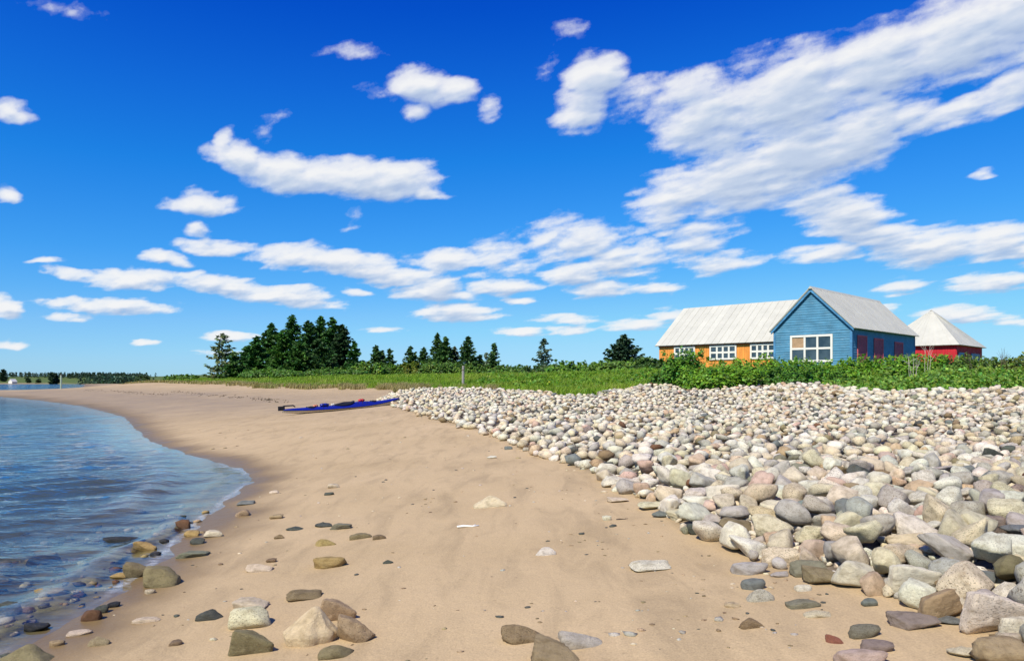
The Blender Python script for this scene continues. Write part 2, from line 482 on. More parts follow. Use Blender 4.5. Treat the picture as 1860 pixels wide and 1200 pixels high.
def spaced(lo, hi, n, mid, fine):
    """n coordinates from lo to hi, about `fine` apart round mid and growing away from it"""
    a = np.linspace(-1, 1, n)
    def side(L, m):
        k = 1.0
        u = np.linspace(0, 1, m)
        for _ in range(60):
            k *= 1.12
            if L * math.sinh(k / m) / math.sinh(k) < fine: break
        return L * np.sinh(k * u) / math.sinh(k)
    m = n // 2
    l = mid - side(mid - lo, m)[::-1]; r = mid + side(hi - mid, n - m + 1)[1:]
    return np.concatenate([l, r])

def grid_faces(nx, ny):
    i = np.arange(nx * ny).reshape(ny, nx)
    return np.stack([i[:-1, :-1], i[:-1, 1:], i[1:, 1:], i[1:, :-1]], -1).reshape(-1, 4)

gx = spaced(-4000, 4000, 440, 0.0, 0.06); gy = spaced(-300, 6000, 480, 5.0, 0.05)
X, Y = np.meshgrid(gx, gy); X = X.ravel(); Y = Y.ravel()
Z, DW, DG, DB = ground_parts(X, Y)
wn_ = fbm(X * 0.8, Y * 0.8, 4, 31)
wet = smooth01(0.95, 0.05, DW + 0.45 * wn_ - 0.012 * np.clip(Y - 12, 0, 60)) * (DB < 0.4)
bed = smooth01(0.02, -0.25, DW)
veg = smooth01(-0.3, 0.8, DG + 0.7 * fbm(X * 1.3, Y * 1.3, 3, 37))
veg = np.maximum(veg, smooth01(5, 12, DW) * (Y > 395))
grav = smooth01(-0.05, 0.25, DB) * (1 - veg)
damp = np.clip(0.9 * smooth01(20, 42, Y) * smooth01(17, 5, DW) + 0.75 * smooth01(26, 60, Y) * smooth01(0.1, 0.5, fbm(X * 0.05, Y * 0.13, 3, 41)), 0, 1) * (1 - veg) * 0.9
me = mesh_np('beach', np.stack([X, Y, Z], 1), grid_faces(len(gx), len(gy)), M_SAND, True,
             dict(wet=wet, bed=bed, veg=veg, gravel=grav, damp=damp))
tag(link('beach', me), kind='structure')

# ------------------------------------------------------------------ water
wx = spaced(-3000, 6, 560, -4.4, 0.03); wy = spaced(-120, 3000, 620, 7.0, 0.035)
X, Y = np.meshgrid(wx, wy); X = X.ravel(); Y = Y.ravel()
Zg, DW, _, _ = ground_parts(X, Y)
dep = np.clip(-Zg, 0, 2)
off = np.clip(-DW, 0, 50)
H = np.zeros_like(X)
wr = np.random.default_rng(3)
D = np.hypot(X, Y)
for i in range(46):
    lam = 0.11 * (1.1 / 0.11) ** wr.random()
    th = math.radians(wr.normal(-62, 24))           # direction the wave runs, towards the beach
    k = 2 * PI / lam
    ph = k * (X * math.cos(th) + Y * math.sin(th)) + wr.random() * 7 + 1.6 * fbm(X / (lam * 6), Y / (lam * 6), 2, 60 + i)
    amp = 0.0096 * lam ** 0.92
    res = 0.5 + 0.5 * np.clip((lam / (0.011 * D + 0.02) - 3) / 3, -1, 1)
    H += amp * res * (np.exp(np.sin(ph) - 1) * 1.7 - 0.75)
H *= 0.10 + 0.90 * smooth01(0.05, 2.2, off)
# two low swash fronts that run with the beach
foam = np.zeros_like(X)
for o_, w_, a_ in ((0.42, 0.16, 0.035), (1.25, 0.28, 0.05)):
    c_ = off - o_ - 0.30 * fbm(X * 0.55 + o_ * 9, Y * 0.55, 3, 77)
    f_ = np.exp(-(c_ / w_) ** 2) * smooth01(26, 16, Y)
    f_ *= smooth01(-0.25, 0.35, fbm(X * 0.45, Y * 0.45, 2, 81 + int(o_ * 10)))
    H += a_ * f_
    foam += f_ * (0.30 if Y is None else 1) * smooth01(0.3, 0.9, f_)
edge = np.exp(-((off - 0.04) / 0.04) ** 2) * 0.7 * smooth01(-0.3, 0.3, fbm(X * 0.7, Y * 0.7, 2, 93)) * smooth01(25, 14, Y)
foam = np.clip(foam * 0.08 + edge * 0.6, 0, 1)
op = 1 - np.exp(-np.maximum(dep - 0.02, 0) * 5.2)
calm = 0.08 + 0.40 * smooth01(0.1, 2.5, off) + 0.25 * smooth01(20, 60, D)
F = grid_faces(len(wx), len(wy))
keep = (Zg[F].min(1) < 0.03)
F = F[keep]
used = np.unique(F); idx = np.full(len(X), -1); idx[used] = np.arange(len(used))
me = mesh_np('sea', np.stack([X, Y, H], 1)[used], idx[F], M_WATER, True,
             dict(depth=np.clip(dep[used] / 1.2, 0, 1), opacity=op[used], calm=calm[used], foam=foam[used]))
tag(link('sea', me), kind='structure')

# ------------------------------------------------------------------ clouds: a glowing shell of vapour, sun and shade painted into its colour
CL = [  # centre u, v, half sizes, tilt (deg, rising to the right), strength
    (1290, 212, 125, 80, 15, 1), (1430, 165, 160, 92, 18, 1.1), (1590, 115, 165, 82, 20, 1.1), (1750, 65, 180, 85, 20, 1.1), (1870, 25, 160, 80, 20, 1.1), (1990, -10, 160, 90, 20, 1.1),
    (1240, 352, 100, 48, 15, 1), (1340, 322, 145, 66, 15, 1.1), (1450, 290, 165, 78, 18, 1.1), (1560, 248, 125, 66, 25, 1), (1640, 212, 90, 35, 25, 0.6),
    (1720, 208, 115, 32, 27, 0.75), (1825, 165, 95, 36, 25, 0.8), (1930, 130, 100, 40, 20, 0.8), (1530, 388, 110, 50, -12, 1), (1610, 430, 95, 36, -5, 0.85), (1700, 447, 125, 38, 8, 0.9),
    (1810, 440, 100, 36, 5, 0.95), (1500, 460, 90, 22, 5, 0.7), (1880, 455, 70, 32, 0, 0.9), (1150, 180, 60, 35, 20, 0.45),
    (1082, 138, 62, 48, 10, 1), (1058, 196, 66, 48, 10, 1), (1105, 112, 32, 24, 0, 0.8), (765, 158, 58, 40, -10, 0.95), (808, 170, 52, 24, 0, 0.8), (745, 206, 30, 24, 20, 0.75), (887, 195, 26, 24, 0, 0.5),
    (402, 258, 28, 20, -50, 0.7), (438, 290, 66, 36, -25, 1), (520, 312, 98, 42, -12, 1.1), (620, 326, 118, 42, -5, 1.1), (720, 327, 92, 40, 4, 1.1), (775, 342, 50, 20, -20, 0.8),
    (28, 208, 40, 23, 0, 0.9), (18, 352, 32, 18, 0, 0.8), (362, 373, 78, 26, 0, 0.95), (350, 420, 26, 20, 0, 0.7), (392, 450, 80, 20, 0, 0.9), (305, 473, 46, 16, -8, 0.85), (80, 472, 40, 8, 3, 0.6),
    (230, 507, 102, 22, 0, 1), (135, 500, 58, 15, -10, 0.7), (400, 518, 96, 24, -8, 1), (505, 538, 122, 21, -5, 1), (200, 557, 135, 18, -3, 0.9), (8, 558, 40, 24, -15, 1), (120, 576, 50, 8, 0, 0.6),
    (515, 466, 72, 23, 0, 0.85), (625, 480, 132, 31, -8, 1.1), (725, 502, 98, 23, -5, 1), (805, 475, 78, 27, 0, 0.85), (790, 530, 88, 27, -3, 1), (910, 522, 82, 20, 0, 0.95), (830, 570, 82, 19, 0, 1),
    (940, 604, 48, 11, 0, 0.95), (415, 611, 56, 11, 0, 1), (20, 628, 30, 12, 0, 0.9), (265, 623, 32, 8, 0, 0.75), (650, 533, 32, 10, 0, 0.8), (945, 547, 32, 8, 0, 0.8), (410, 640, 60, 5, 0, 0.4),
    (1060, 440, 108, 50, -5, 0.62), (1130, 468, 98, 38, 5, 0.75), (1040, 503, 66, 30, 0, 0.95), (1090, 524, 66, 22, 0, 0.75), (1195, 527, 58, 15, 3, 0.85), (1270, 432, 80, 40, 30, 0.55), (1320, 480, 66, 26, 10, 0.6),
    (1030, 580, 62, 12, 0, 0.75), (1160, 590, 70, 15, 3, 0.8), (1035, 600, 48, 11, 0, 0.85), (1225, 573, 50, 12, 0, 0.7), (1640, 522, 56, 16, 5, 0.8), (1800, 515, 88, 22, 5, 0.9), (1740, 572, 92, 19, 0, 0.95),
    (905, 470, 75, 36, 0, 0.5), (1210, 400, 50, 32, 0, 0.55), (990, 432, 34, 18, 0, 0.55), (1785, 319, 30, 11, 10, 0.65), (645, 407, 15, 12, 30, 0.35), (1600, 560, 50, 10, 0, 0.6), (1850, 585, 60, 8, 0, 0.5),
    (600, 560, 40, 7, 0, 0.45), (690, 600, 50, 6, 0, 0.45), (1045, 50, 22, 12, 0, 0.35), (100, 15, 45, 14, -15, 0.35), (640, 95, 40, 10, 0, 0.3), (1000, 110, 30, 14, 60, 0.35), (690, 172, 30, 18, -20, 0.35), (480, 235, 26, 14, 30, 0.33),
    (-120, 300, 90, 30, 0, 0.95), (-250, 520, 150, 26, 0, 1), (-160, 420, 70, 20, 0, 0.9), (-330, 160, 120, 50, 10, 1), (2100, 250, 160, 60, 15, 1), (2250, 480, 150, 40, 0, 1), (2350, 120, 170, 70, 10, 1),
    (300, -160, 120, 60, 10, 0.9), (900, -260, 160, 60, 0, 1), (1500, -220, 200, 80, 15, 1)]
step = math.radians(0.082)
AZ = np.arange(-1.02, 1.02, step); EL = np.arange(0.006, 0.66, step)
A, E = np.meshgrid(AZ, EL); A = A.ravel(); E = E.ravel()
U = HU + FPX * np.tan(A); Vp = HV - FPX * np.tan(E) / np.cos(A)        # directions expressed like the cloud list
sc = 1 / (36 + 0.12 * np.clip(HV - Vp, 0, 900))
uu = U + 24 * fbm(U * sc * 0.55, Vp * sc * 0.9, 4, 201) * np.clip((HV - Vp) / 250, 0.25, 1.3)
vv = Vp + 16 * fbm(U * sc * 0.55, Vp * sc * 0.9, 4, 231) * np.clip((HV - Vp) / 250, 0.15, 1.3)
val = np.full(U.shape, -1.0)
for (cu, cv, ru, rv, an, st) in CL:
    if st < 0.4: st *= 0.4
    ca, sa = math.cos(math.radians(an)), math.sin(math.radians(an))
    du, dv = uu - cu, vv - cv
    p = (du * ca - dv * sa) / ru; q = (du * sa + dv * ca) / rv
    q = np.where(q > 0, q * (1.25 if rv < 34 else 1.0), q)      # flatter undersides
    r2 = p * p + q * q
    val = np.maximum(val, st * (1 - r2 ** 0.8)) if True else val
tex = fbm(U * sc * 1.1, Vp * sc * 1.7, 6, 251, 0.52)
puff = 1 - 2 * np.abs(fbm(U * sc * 0.9, Vp * sc * 1.3, 5, 271, 0.55))
streak = fbm((U * 0.94 - Vp * 0.34) * 0.0042, (U * 0.34 + Vp * 0.94) * 0.016, 5, 291, 0.6) * smooth01(420, 180, Vp)
den = val * 0.85 + (0.46 + 0.12 * smooth01(380, 560, Vp)) * tex + 0.17 * puff + 0.32 * streak + 0.04
shp = (len(EL), len(AZ))
T = np.clip(den, 0, 1.1).reshape(shp)
cells = 1.0 / (step * FPX)                        # grid cells per pixel of the list
acc = np.zeros(shp)
for k in range(1, 15):                            # vapour up and to the left of each spot, for the painted shade
    sh_ = np.zeros(shp); dy_, dx_ = int(round(k * 2.6)), int(round(k * 1.4))
    sh_[:-dy_, dx_:] = T[dy_:, :-dx_]
    acc += sh_ * math.exp(-k / 9.0)
relief = np.zeros(shp); relief[:-5, 3:] = T[:-5, 3:] - T[5:, :-3]      # sides towards the sun are painted brighter
lit = 1.06 * np.exp(-0.240 * acc) + 0.75 * relief + 0.08 * puff.reshape(shp) + 0.10
lit = np.clip(np.maximum(lit, 0.10), 0, 1).ravel()
Rr = 6000.0 - 60 * np.clip(den, 0, 1)
V = np.stack([Rr * np.sin(A), Rr * np.cos(A), EYE + Rr * np.tan(E)], 1)
F = grid_faces(len(AZ), len(EL))
F = F[den[F].max(1) > -0.18]
used = np.unique(F); idx = np.full(len(U), -1); idx[used] = np.arange(len(used))
me = mesh_np('clouds', V[used], idx[F], M_CLOUD, True, dict(vapour=np.clip(den[used], -0.3, 1.2), painted_sun=lit[used]))
co = link('clouds', me)
tag(co, kind='stuff')

# ------------------------------------------------------------------ houses
def wall_box(name, parent, mat, x0, x1, y0, y1, h, z0=-0.6):
    m = MB(); m.box(x0, x1, y0, y1, z0, h)
    return m.build(name, mat, parent)

def roof_panels(parent, p_eave0, p_eave1, p_top0, p_top1, n, thick=0.035, mat=None):
    """n sheet panels with a raised seam between the two eave and the two top points, as children of parent"""
    e0, e1, t0, t1 = (Vector(p) for p in (p_eave0, p_eave1, p_top0, p_top1))
    nrm = (e1 - e0).cross(t0 - e0 if (t0 - e0).length > 0.01 else t1 - e0).normalized()
    if nrm.z < 0: nrm = -nrm
    rr = random.Random(n)
    for i in range(n):
        a, b = i / n, (i + 1) / n
        g = 0.0015 / max((e1 - e0).length, 0.1)
        q = [e0.lerp(e1, a + g), e0.lerp(e1, b - g), t0.lerp(t1, b - g), t0.lerp(t1, a + g)]
        up = nrm * (thick + rr.uniform(-0.006, 0.006))
        m = MB()
        m.hexa([*q, *[p + up for p in q]])
        side = (e1 - e0).normalized() * 0.05
        w = nrm * (thick + 0.018)
        s0, s1 = q[0], q[3]
        m.hexa([s0 + up * 0.9, s0 + side + up * 0.9, s1 + side + up * 0.9, s1 + up * 0.9, s0 + w, s0 + side + w, s1 + side + w, s1 + w])
        m.build('roof_panel', mat or M_ROOF, parent)

def window(parent, name, axis, face, a0, a1, z0, z1, cols, rows, fmat, sgn=-1, fw=0.13, bar=0.075, curtain=()):
    """a framed window on the plane axis = face; sgn is the side that looks out"""
    def bx(m, a, b, c, d, o0, o1):
        lo, hi = sorted((face + sgn * o0, face + sgn * o1))
        if axis == 'x': m.box(lo, hi, a, b, c, d)
        else: m.box(a, b, lo, hi, c, d)
    f = MB()
    bx(f, a0, a0 + fw, z0, z1, 0.002, 0.09); bx(f, a1 - fw, a1, z0, z1, 0.002, 0.09)
    bx(f, a0 + fw, a1 - fw, z1 - fw, z1, 0.002, 0.088); bx(f, a0 + fw, a1 - fw, z0, z0 + fw, 0.002, 0.088)
    w = f.build('window', fmat, parent)
    iw = (a1 - a0 - 2 * fw); ih = (z1 - z0 - 2 * fw)
    for i in range(1, cols):
        m = MB(); c = a0 + fw + iw * i / cols
        bx(m, c - bar / 2, c + bar / 2, z0 + fw, z1 - fw, 0.002, 0.078)
        m.build('mullion', fmat, w)
    for j in range(1, rows):
        for i in range(cols):
            m = MB(); c = z0 + fw + ih * j / rows
            l = a0 + fw + iw * i / cols + (bar / 2 if i else 0); r = a0 + fw + iw * (i + 1) / cols - (bar / 2 if i < cols - 1 else 0)
            bx(m, l, r, c - bar / 2, c + bar / 2, 0.002, 0.072)
            m.build('glazing_bar', fmat, w)
    for j in range(rows):
        for i in range(cols):
            l = a0 + fw + iw * i / cols + bar / 2 * (i > 0); r = a0 + fw + iw * (i + 1) / cols - bar / 2 * (i < cols - 1)
            b = z0 + fw + ih * j / rows + bar / 2 * (j > 0); t = z0 + fw + ih * (j + 1) / rows - bar / 2 * (j < rows - 1)
            m = MB(); bx(m, l, r, b, t, 0.004, 0.03)
            m.build('pane', M_CURTAIN if (i, j) in curtain else M_GLASS, w)
    return w

def clapboards(parent, mat, axis, face, sgn, a0, a1, z0, ztop, pitch=0.135, top=None, name='clapboard'):
    """lapped horizontal boards, joined (each only a few pixels high)"""
    m = MB(); z = z0; rr = random.Random(int(face * 10 + a1 * 7))
    while z < ztop:
        b0, b1 = a0, a1
        if top:
            b0, b1 = top(z + pitch * 0.5)
        if b1 - b0 > 0.1:
            o = face + sgn * (0.035 + rr.uniform(-0.004, 0.007)); o2 = face + sgn * 0.012
            zt = min(z + pitch + 0.012, ztop)
            def P(a, off, zz): return (off, a, zz) if axis == 'x' else (a, off, zz)
            m.hexa([P(b0, face - sgn * 0.004, z), P(b1, face - sgn * 0.004, z), P(b1, o, z), P(b0, o, z),
                    P(b0, face - sgn * 0.004, zt), P(b1, face - sgn * 0.004, zt), P(b1, o2, zt), P(b0, o2, zt)])
        z += pitch
    return m.build(name, mat, parent, kind='stuff')

def vboards(parent, mat, axis, face, sgn, a0, a1, z0, z1, pitch=0.22, name='board_siding'):
    m = MB(); a = a0; rr = random.Random(int(a1 * 31))
    while a < a1 - 0.01:
        b = min(a + pitch - 0.022, a1); o = face + sgn * rr.uniform(0.018, 0.032)
        lo, hi = sorted((face - sgn * 0.004, o))
        if axis == 'x': m.box(lo, hi, a, b, z0, z1)
        else: m.box(a, b, lo, hi, z0, z1)
        a += pitch
    return m.build(name, mat, parent, kind='stuff')

C0 = Vector((25.2, 55.0, 0)); ROT = PI / 4
AXX = Vector((math.cos(ROT), math.sin(ROT), 0)); AXY = Vector((-math.sin(ROT), math.cos(ROT), 0))
ZB = 2.0
# blue house: gable to the camera's left, long shaded side to the right
W, L = 6.3, 14.5
He, Hr = 3.66, 6.78
bh = empty('house', (C0.x, C0.y, ZB), ROT)
tag(bh, 'weathered blue clapboard house with a big white window in its steep front gable', 'house', 'wooden houses behind the bushes')
ins = 0.16
m = MB()
sl = (Hr - He) / (W / 2)
wt = He + sl * ins - 0.10
prof = [(ins, -0.8), (W - ins, -0.8), (W - ins, wt), (W / 2, Hr - 0.14), (ins, wt)]
b = len(m.v)
for x in (0.12, L - 0.12): m.v += [(x, y, z) for y, z in prof]
m.f += [[b + i for i in range(5)], [b + 5 + i for i in reversed(range(5))]]
m.f += [[b + i, b + 5 + i, b + 5 + (i + 1) % 5, b + (i + 1) % 5] for i in range(5)]
m.build('wall', M_BLUE, bh)
def gable(z):
    if z < wt: return ins + 0.1, W - ins - 0.1
    k = (z - wt) / (Hr - 0.14 - wt)
    return ins + 0.1 + k * (W / 2 - ins), W - ins - 0.1 - k * (W / 2 - ins)
clapboards(bh, M_BLUE, 'x', 0.12, -1, 0, 0, 0, Hr - 0.25, top=gable, pitch=0.19)
clapboards(bh, M_BLUE, 'y', ins, -1, 0.23, L - 0.23, 0, wt - 0.05, pitch=0.19)
for (a, nm) in ((ins, 1), (W - ins, -1)):
    m = MB(); m.box(0.055, 0.22, min(a - nm * 0.06, a + nm * 0.12), max(a - nm * 0.06, a + nm * 0.12), -0.6, wt - 0.02); m.build('corner_board', M_BLUETRIM, bh)
m = MB(); m.box(L - 0.22, L - 0.05, ins - 0.06, ins + 0.12, -0.6, wt - 0.02); m.build('corner_board', M_BLUETRIM, bh)
# rake boards along the gable
for s_ in (0, 1):
    y0, y1 = (-0.05, W / 2) if s_ == 0 else (W + 0.05, W / 2)
    z0, z1 = He - 0.03, Hr - 0.01
    m = MB(); m.hexa([(-0.10, y0, z0 - 0.30), (0.02, y0, z0 - 0.30), (0.02, y1, z1 - 0.30), (-0.10, y1, z1 - 0.30), (-0.10, y0, z0 - 0.06), (0.02, y0, z0 - 0.06), (0.02, y1, z1 - 0.06), (-0.10, y1, z1 - 0.06)])
    m.build('rake_board', M_BLUETRIM, bh)
m = MB()
for y0, y1 in ((-0.12, W / 2), (W + 0.12, W / 2)):
    z0 = He - sl * 0.12
    m.hexa([(-0.14, y0, z0 - 0.06), (L + 0.14, y0, z0 - 0.06), (L + 0.14, y1, Hr - 0.06), (-0.14, y1, Hr - 0.06), (-0.14, y0, z0 - 0.002), (L + 0.14, y0, z0 - 0.002), (L + 0.14, y1, Hr - 0.002), (-0.14, y1, Hr - 0.002)])
rf = m.build('roof', M_ROOF, bh)
zE = He - sl * 0.16
roof_panels(rf, (-0.17, -0.16, zE), (L + 0.17, -0.16, zE), (-0.17, W / 2, Hr), (L + 0.17, W / 2, Hr), 24)
roof_panels(rf, (-0.17, W + 0.16, zE), (L + 0.17, W + 0.16, zE), (-0.17, W / 2, Hr), (L + 0.17, W / 2, Hr), 24)
m = MB(); m.hexa([(-0.2, W / 2 - 0.16, Hr - 0.10), (L + 0.2, W / 2 - 0.16, Hr - 0.10), (L + 0.2, W / 2 + 0.16, Hr - 0.10), (-0.2, W / 2 + 0.16, Hr - 0.10),
                  (-0.2, W / 2 - 0.02, Hr + 0.10), (L + 0.2, W / 2 - 0.02, Hr + 0.10), (L + 0.2, W / 2 + 0.02, Hr + 0.10), (-0.2, W / 2 + 0.02, Hr + 0.10)])
m.build('ridge_cap', M_ROOF, rf)
window(bh, 'window', 'x', 0.085, 1.52, 4.81, 1.06, 3.16, 3, 2, M_WHITE, curtain=((2, 1),), fw=0.16, bar=0.15)
for (a, b_, z0, z1) in ((1.08, 2.98, 1.0, 3.06), (4.5, 6.5, 1.0, 2.98), (9.2, 11.2, 1.3, 2.86)):
    m = MB()
    f0 = ins - 0.045
    m.box(a, a + 0.1, f0 - 0.06, f0, z0, z1); m.box(b_ - 0.1, b_, f0 - 0.06, f0, z0, z1)
    m.box(a + 0.1, b_ - 0.1, f0 - 0.058, f0, z1 - 0.1, z1); m.box(a + 0.1, b_ - 0.1, f0 - 0.058, f0, z0, z0 + 0.1)
    sh = m.build('shutter', M_SHUTTER, bh)
    m = MB(); z = z0 + 0.11
    while z < z1 - 0.16:
        m.hexa([(a + 0.1, f0 - 0.045, z), (b_ - 0.1, f0 - 0.045, z), (b_ - 0.1, f0 - 0.005, z), (a + 0.1, f0 - 0.005, z),
                (a + 0.1, f0 - 0.012, z + 0.075), (b_ - 0.1, f0 - 0.012, z + 0.075), (b_ - 0.1, f0 - 0.005, z + 0.075), (a + 0.1, f0 - 0.005, z + 0.075)])
        z += 0.085
    m.build('louver', M_SHUTTER, sh, kind='stuff')

# orange house: long wall and roof to the left of the blue gable
t0, k0, y1o = 1.375, 4.86, 18.15
He2, Hr2 = 2.86, 6.62
pos = C0 + AXX * t0 + AXY * W
oh = empty('house', (pos.x, pos.y, ZB), ROT)
tag(oh, 'long orange board house with white windows under a broad pale metal roof', 'house', 'wooden houses behind the bushes')
Lo = y1o - W
sl2 = (Hr2 - He2) / k0
m = MB()
prof = [(0.25, -0.8), (2 * k0 - 0.25, -0.8), (2 * k0 - 0.25, He2), (k0, Hr2 - 0.2), (0.25, He2)]
b = 0
for y in (0.004, Lo - 0.15): m.v += [(x, y, z) for x, z in prof]
m.f += [[i for i in range(5)], [5 + i for i in reversed(range(5))]] + [[i, 5 + i, 5 + (i + 1) % 5, (i + 1) % 5] for i in range(5)]
m.build('wall', M_ORANGE, oh)
vboards(oh, M_ORANGE, 'x', 0.25, -1, 0.02, Lo - 0.16, -0.6, He2 - 0.04, 0.2)
m = MB(); m.box(0.19, 0.225, 0.01, Lo - 0.10, He2 - 0.16, He2 + 0.0); m.build('fascia', M_REDTRIM, oh)
m = MB()
for x0 in (-0.02, 2 * k0 + 0.02):
    z0 = He2 - sl2 * 0.02 
    m.hexa([(x0, -2.9, z0 - 0.05), (x0, Lo + 0.1, z0 - 0.05), (k0, Lo + 0.1, Hr2 - 0.05), (k0, -2.9, Hr2 - 0.05), (x0, -2.9, z0 - 0.002), (x0, Lo + 0.1, z0 - 0.002), (k0, Lo + 0.1, Hr2 - 0.002), (k0, -2.9, Hr2 - 0.002)])
rf = m.build('roof', M_ROOF, oh)
roof_panels(rf, (-0.05, -2.9, He2 - sl2 * 0.05), (-0.05, Lo + 0.13, He2 - sl2 * 0.05), (k0, -2.9, Hr2), (k0, Lo + 0.13, Hr2), 23)
roof_panels(rf, (2 * k0 + 0.05, -2.9, He2 - sl2 * 0.05), (2 * k0 + 0.05, Lo + 0.13, He2 - sl2 * 0.05), (k0, -2.9, Hr2), (k0, Lo + 0.13, Hr2), 23)
for (a, b_) in ((6.75, 8.95), (10.2, 12.75), (14.2, 16.35)):
    window(oh, 'window', 'x', 0.215, a - W + 0.0, b_ - W, 1.45, 2.70, 4, 2, M_WHITE, fw=0.14, bar=0.16)

# red house: pyramid roof, behind on the right
Wr, Lr = 7.58, 10.05
rh = empty('house', (42.9, 71.5, ZB), ROT)
tag(rh, 'small dark red board house with a pale pyramid roof behind the blue one', 'house', 'wooden houses behind the bushes')
He3, Ha3 = 3.14, 6.95
i3 = 0.3
wall_box('wall', rh, M_RED, i3, Lr - i3, i3, Wr - i3, He3 - 0.02, -0.8)
vboards(rh, M_RED, 'x', i3, -1, i3 + 0.03, Wr - i3, -0.6, He3 - 0.08, 0.24)
vboards(rh, M_RED, 'y', i3, -1, i3 + 0.03, Lr - i3, -0.6, He3 - 0.08, 0.24)
ap = (Lr / 2, Wr / 2, Ha3)
cs = [(-0.05, -0.05, He3 - 0.06), (Lr + 0.05, -0.05, He3 - 0.06), (Lr + 0.05, Wr + 0.05, He3 - 0.06), (-0.05, Wr + 0.05, He3 - 0.06)]
m = MB(); m.poly(cs[::-1])
for i in range(4): m.poly([cs[i], cs[(i + 1) % 4], (ap[0], ap[1], ap[2] - 0.05)])
rf = m.build('roof', M_ROOF, rh)
for i in range(4):
    a_, b_ = Vector(cs[i]), Vector(cs[(i + 1) % 4]); c_ = Vector(ap)
    lift = Vector((0, 0, 0.012))
    roof_panels(rf, a_ + lift, b_ + lift, c_ + lift + (a_ - b_).normalized() * 0.04, c_ + lift + (b_ - a_).normalized() * 0.04, 11)
window(rh, 'window', 'y', i3 - 0.04, 0.75, 2.6, 1.0, 2.40, 2, 2, M_PALEBLUE, fw=0.22, bar=0.12)
window(rh, 'window', 'y', i3 - 0.04, 5.3, 8.4, 1.0, 2.40, 3, 2, M_PALEBLUE, fw=0.22, bar=0.12)

# ------------------------------------------------------------------ plants
def quads(P, A, B):
    """diamond-shaped leaves: centres P, half-axis vectors A (long) and B (across)"""
    V = np.stack([P - A, P + B, P + A, P - B], 1).reshape(-1, 3)
    F = np.arange(len(V)).reshape(-1, 4)
    return V, F

def unit(v): return v / np.maximum(np.linalg.norm(v, axis=1, keepdims=True), 1e-9)

def tints(n, base, rng, var=0.25, hue=0.12):
    k = np.exp(rng.normal(0, var, (n, 1)))
    h = rng.normal(0, hue, (n, 1))
    return np.clip(np.array(base)[None] * k * np.hstack([1 + h, np.ones((n, 1)), 1 - h * 0.5]), 0.004, 0.8)

def conifer(name, base, height, rad, label, seed, col=(0.022, 0.050, 0.016), dens=1.0, gaps=0.0, lean=0.0, shape=0.9, group=None, droop=0.35, lowest=0.04, cat='tree', trunk_r=0.018, tuft=0.34):
    rng = np.random.default_rng(seed)
    root = empty(name, base)
    tag(root, label, cat, group)
    m = MB()
    top = Vector((lean * height, 0, height))
    m.tube([Vector((0, 0, -0.4)), Vector((lean * height * 0.3, 0, height * 0.4)), top * 0.97], [height * trunk_r, height * trunk_r * 0.7, 0.015], 7)
    m.build('trunk', M_BARK, root)
    nb = int(height * 16 * dens)
    C_, A_, B_ = [], [], []
    for i in range(nb):
        f = lowest + (1 - lowest) * (i + rng.random()) / nb
        if gaps and rng.random() < gaps: continue
        z = f * height
        prof = (1 - f) ** shape * min(1.0, 0.55 + f * 3.0)
        ln = rad * prof * rng.uniform(0.62, 1.18) + 0.18
        az = rng.random() * 2 * PI
        dirv = np.array([math.cos(az), math.sin(az), 0])
        n = max(3, int(ln * 7.0 * dens))
        s = (np.arange(n) + rng.random(n)) / n
        dz = -droop * ln * s + 0.42 * ln * s ** 2.2 + (f - 0.5) * 0.25 * ln * s
        p = np.outer(s * ln, dirv) + np.stack([np.full(n, lean * z), np.zeros(n), z + dz], 1)
        side = np.array([-dirv[1], dirv[0], 0])
        for sg in (-1, 1):
            sp = 0.30 * ln * (1 - s * 0.8) * rng.uniform(0.3, 1, n)
            c = p + np.outer(sg * sp, side) + rng.normal(0, 0.05, (n, 3))
            a = dirv[None] * rng.uniform(0.5, 1.0, (n, 1)) + side[None] * sg * rng.uniform(0.2, 0.9, (n, 1)) + np.array([0, 0, 1])[None] * rng.uniform(-0.75, 0.35, (n, 1))
            C_.append(c); A_.append(unit(a) * rng.uniform(0.6, 1.2, (n, 1)) * tuft)
            B_.append(unit(np.cross(a, rng.normal(0, 1, (n, 3)))) * tuft * 0.42)
    # the leader
    n = 10
    C_.append(np.stack([np.full(n, lean * height), np.zeros(n), height * np.linspace(0.93, 1.0, n)], 1))
    A_.append(unit(rng.normal(0, 0.6, (n, 3)) + np.array([0, 0, 0.8])) * tuft * 0.8); B_.append(unit(rng.normal(0, 1, (n, 3))) * tuft * 0.2)
    P = np.concatenate(C_); A2 = np.concatenate(A_); B2 = np.concatenate(B_)
    Vv, Ff = quads(P, A2, B2)
    t = tints(len(P), np.array(col) * np.array([1.9, 1.8, 1.2]), rng, 0.32, 0.16)
    me = mesh_np('crown', Vv, Ff, M_NEEDLE, False, dict(tint=np.repeat(t, 4, 0)))
    link('crown', me, root)
    return root

def tree_at(u, vtop, d, wpx, *a, **k):
    x = (u - HU) / FPX * d
    z = float(gz(x, d))
    h = EYE + (HV - vtop) / FPX * d - z
    return conifer(a[0], (x, d, z), h, wpx / 2 / FPX * d, *a[1:], **k)

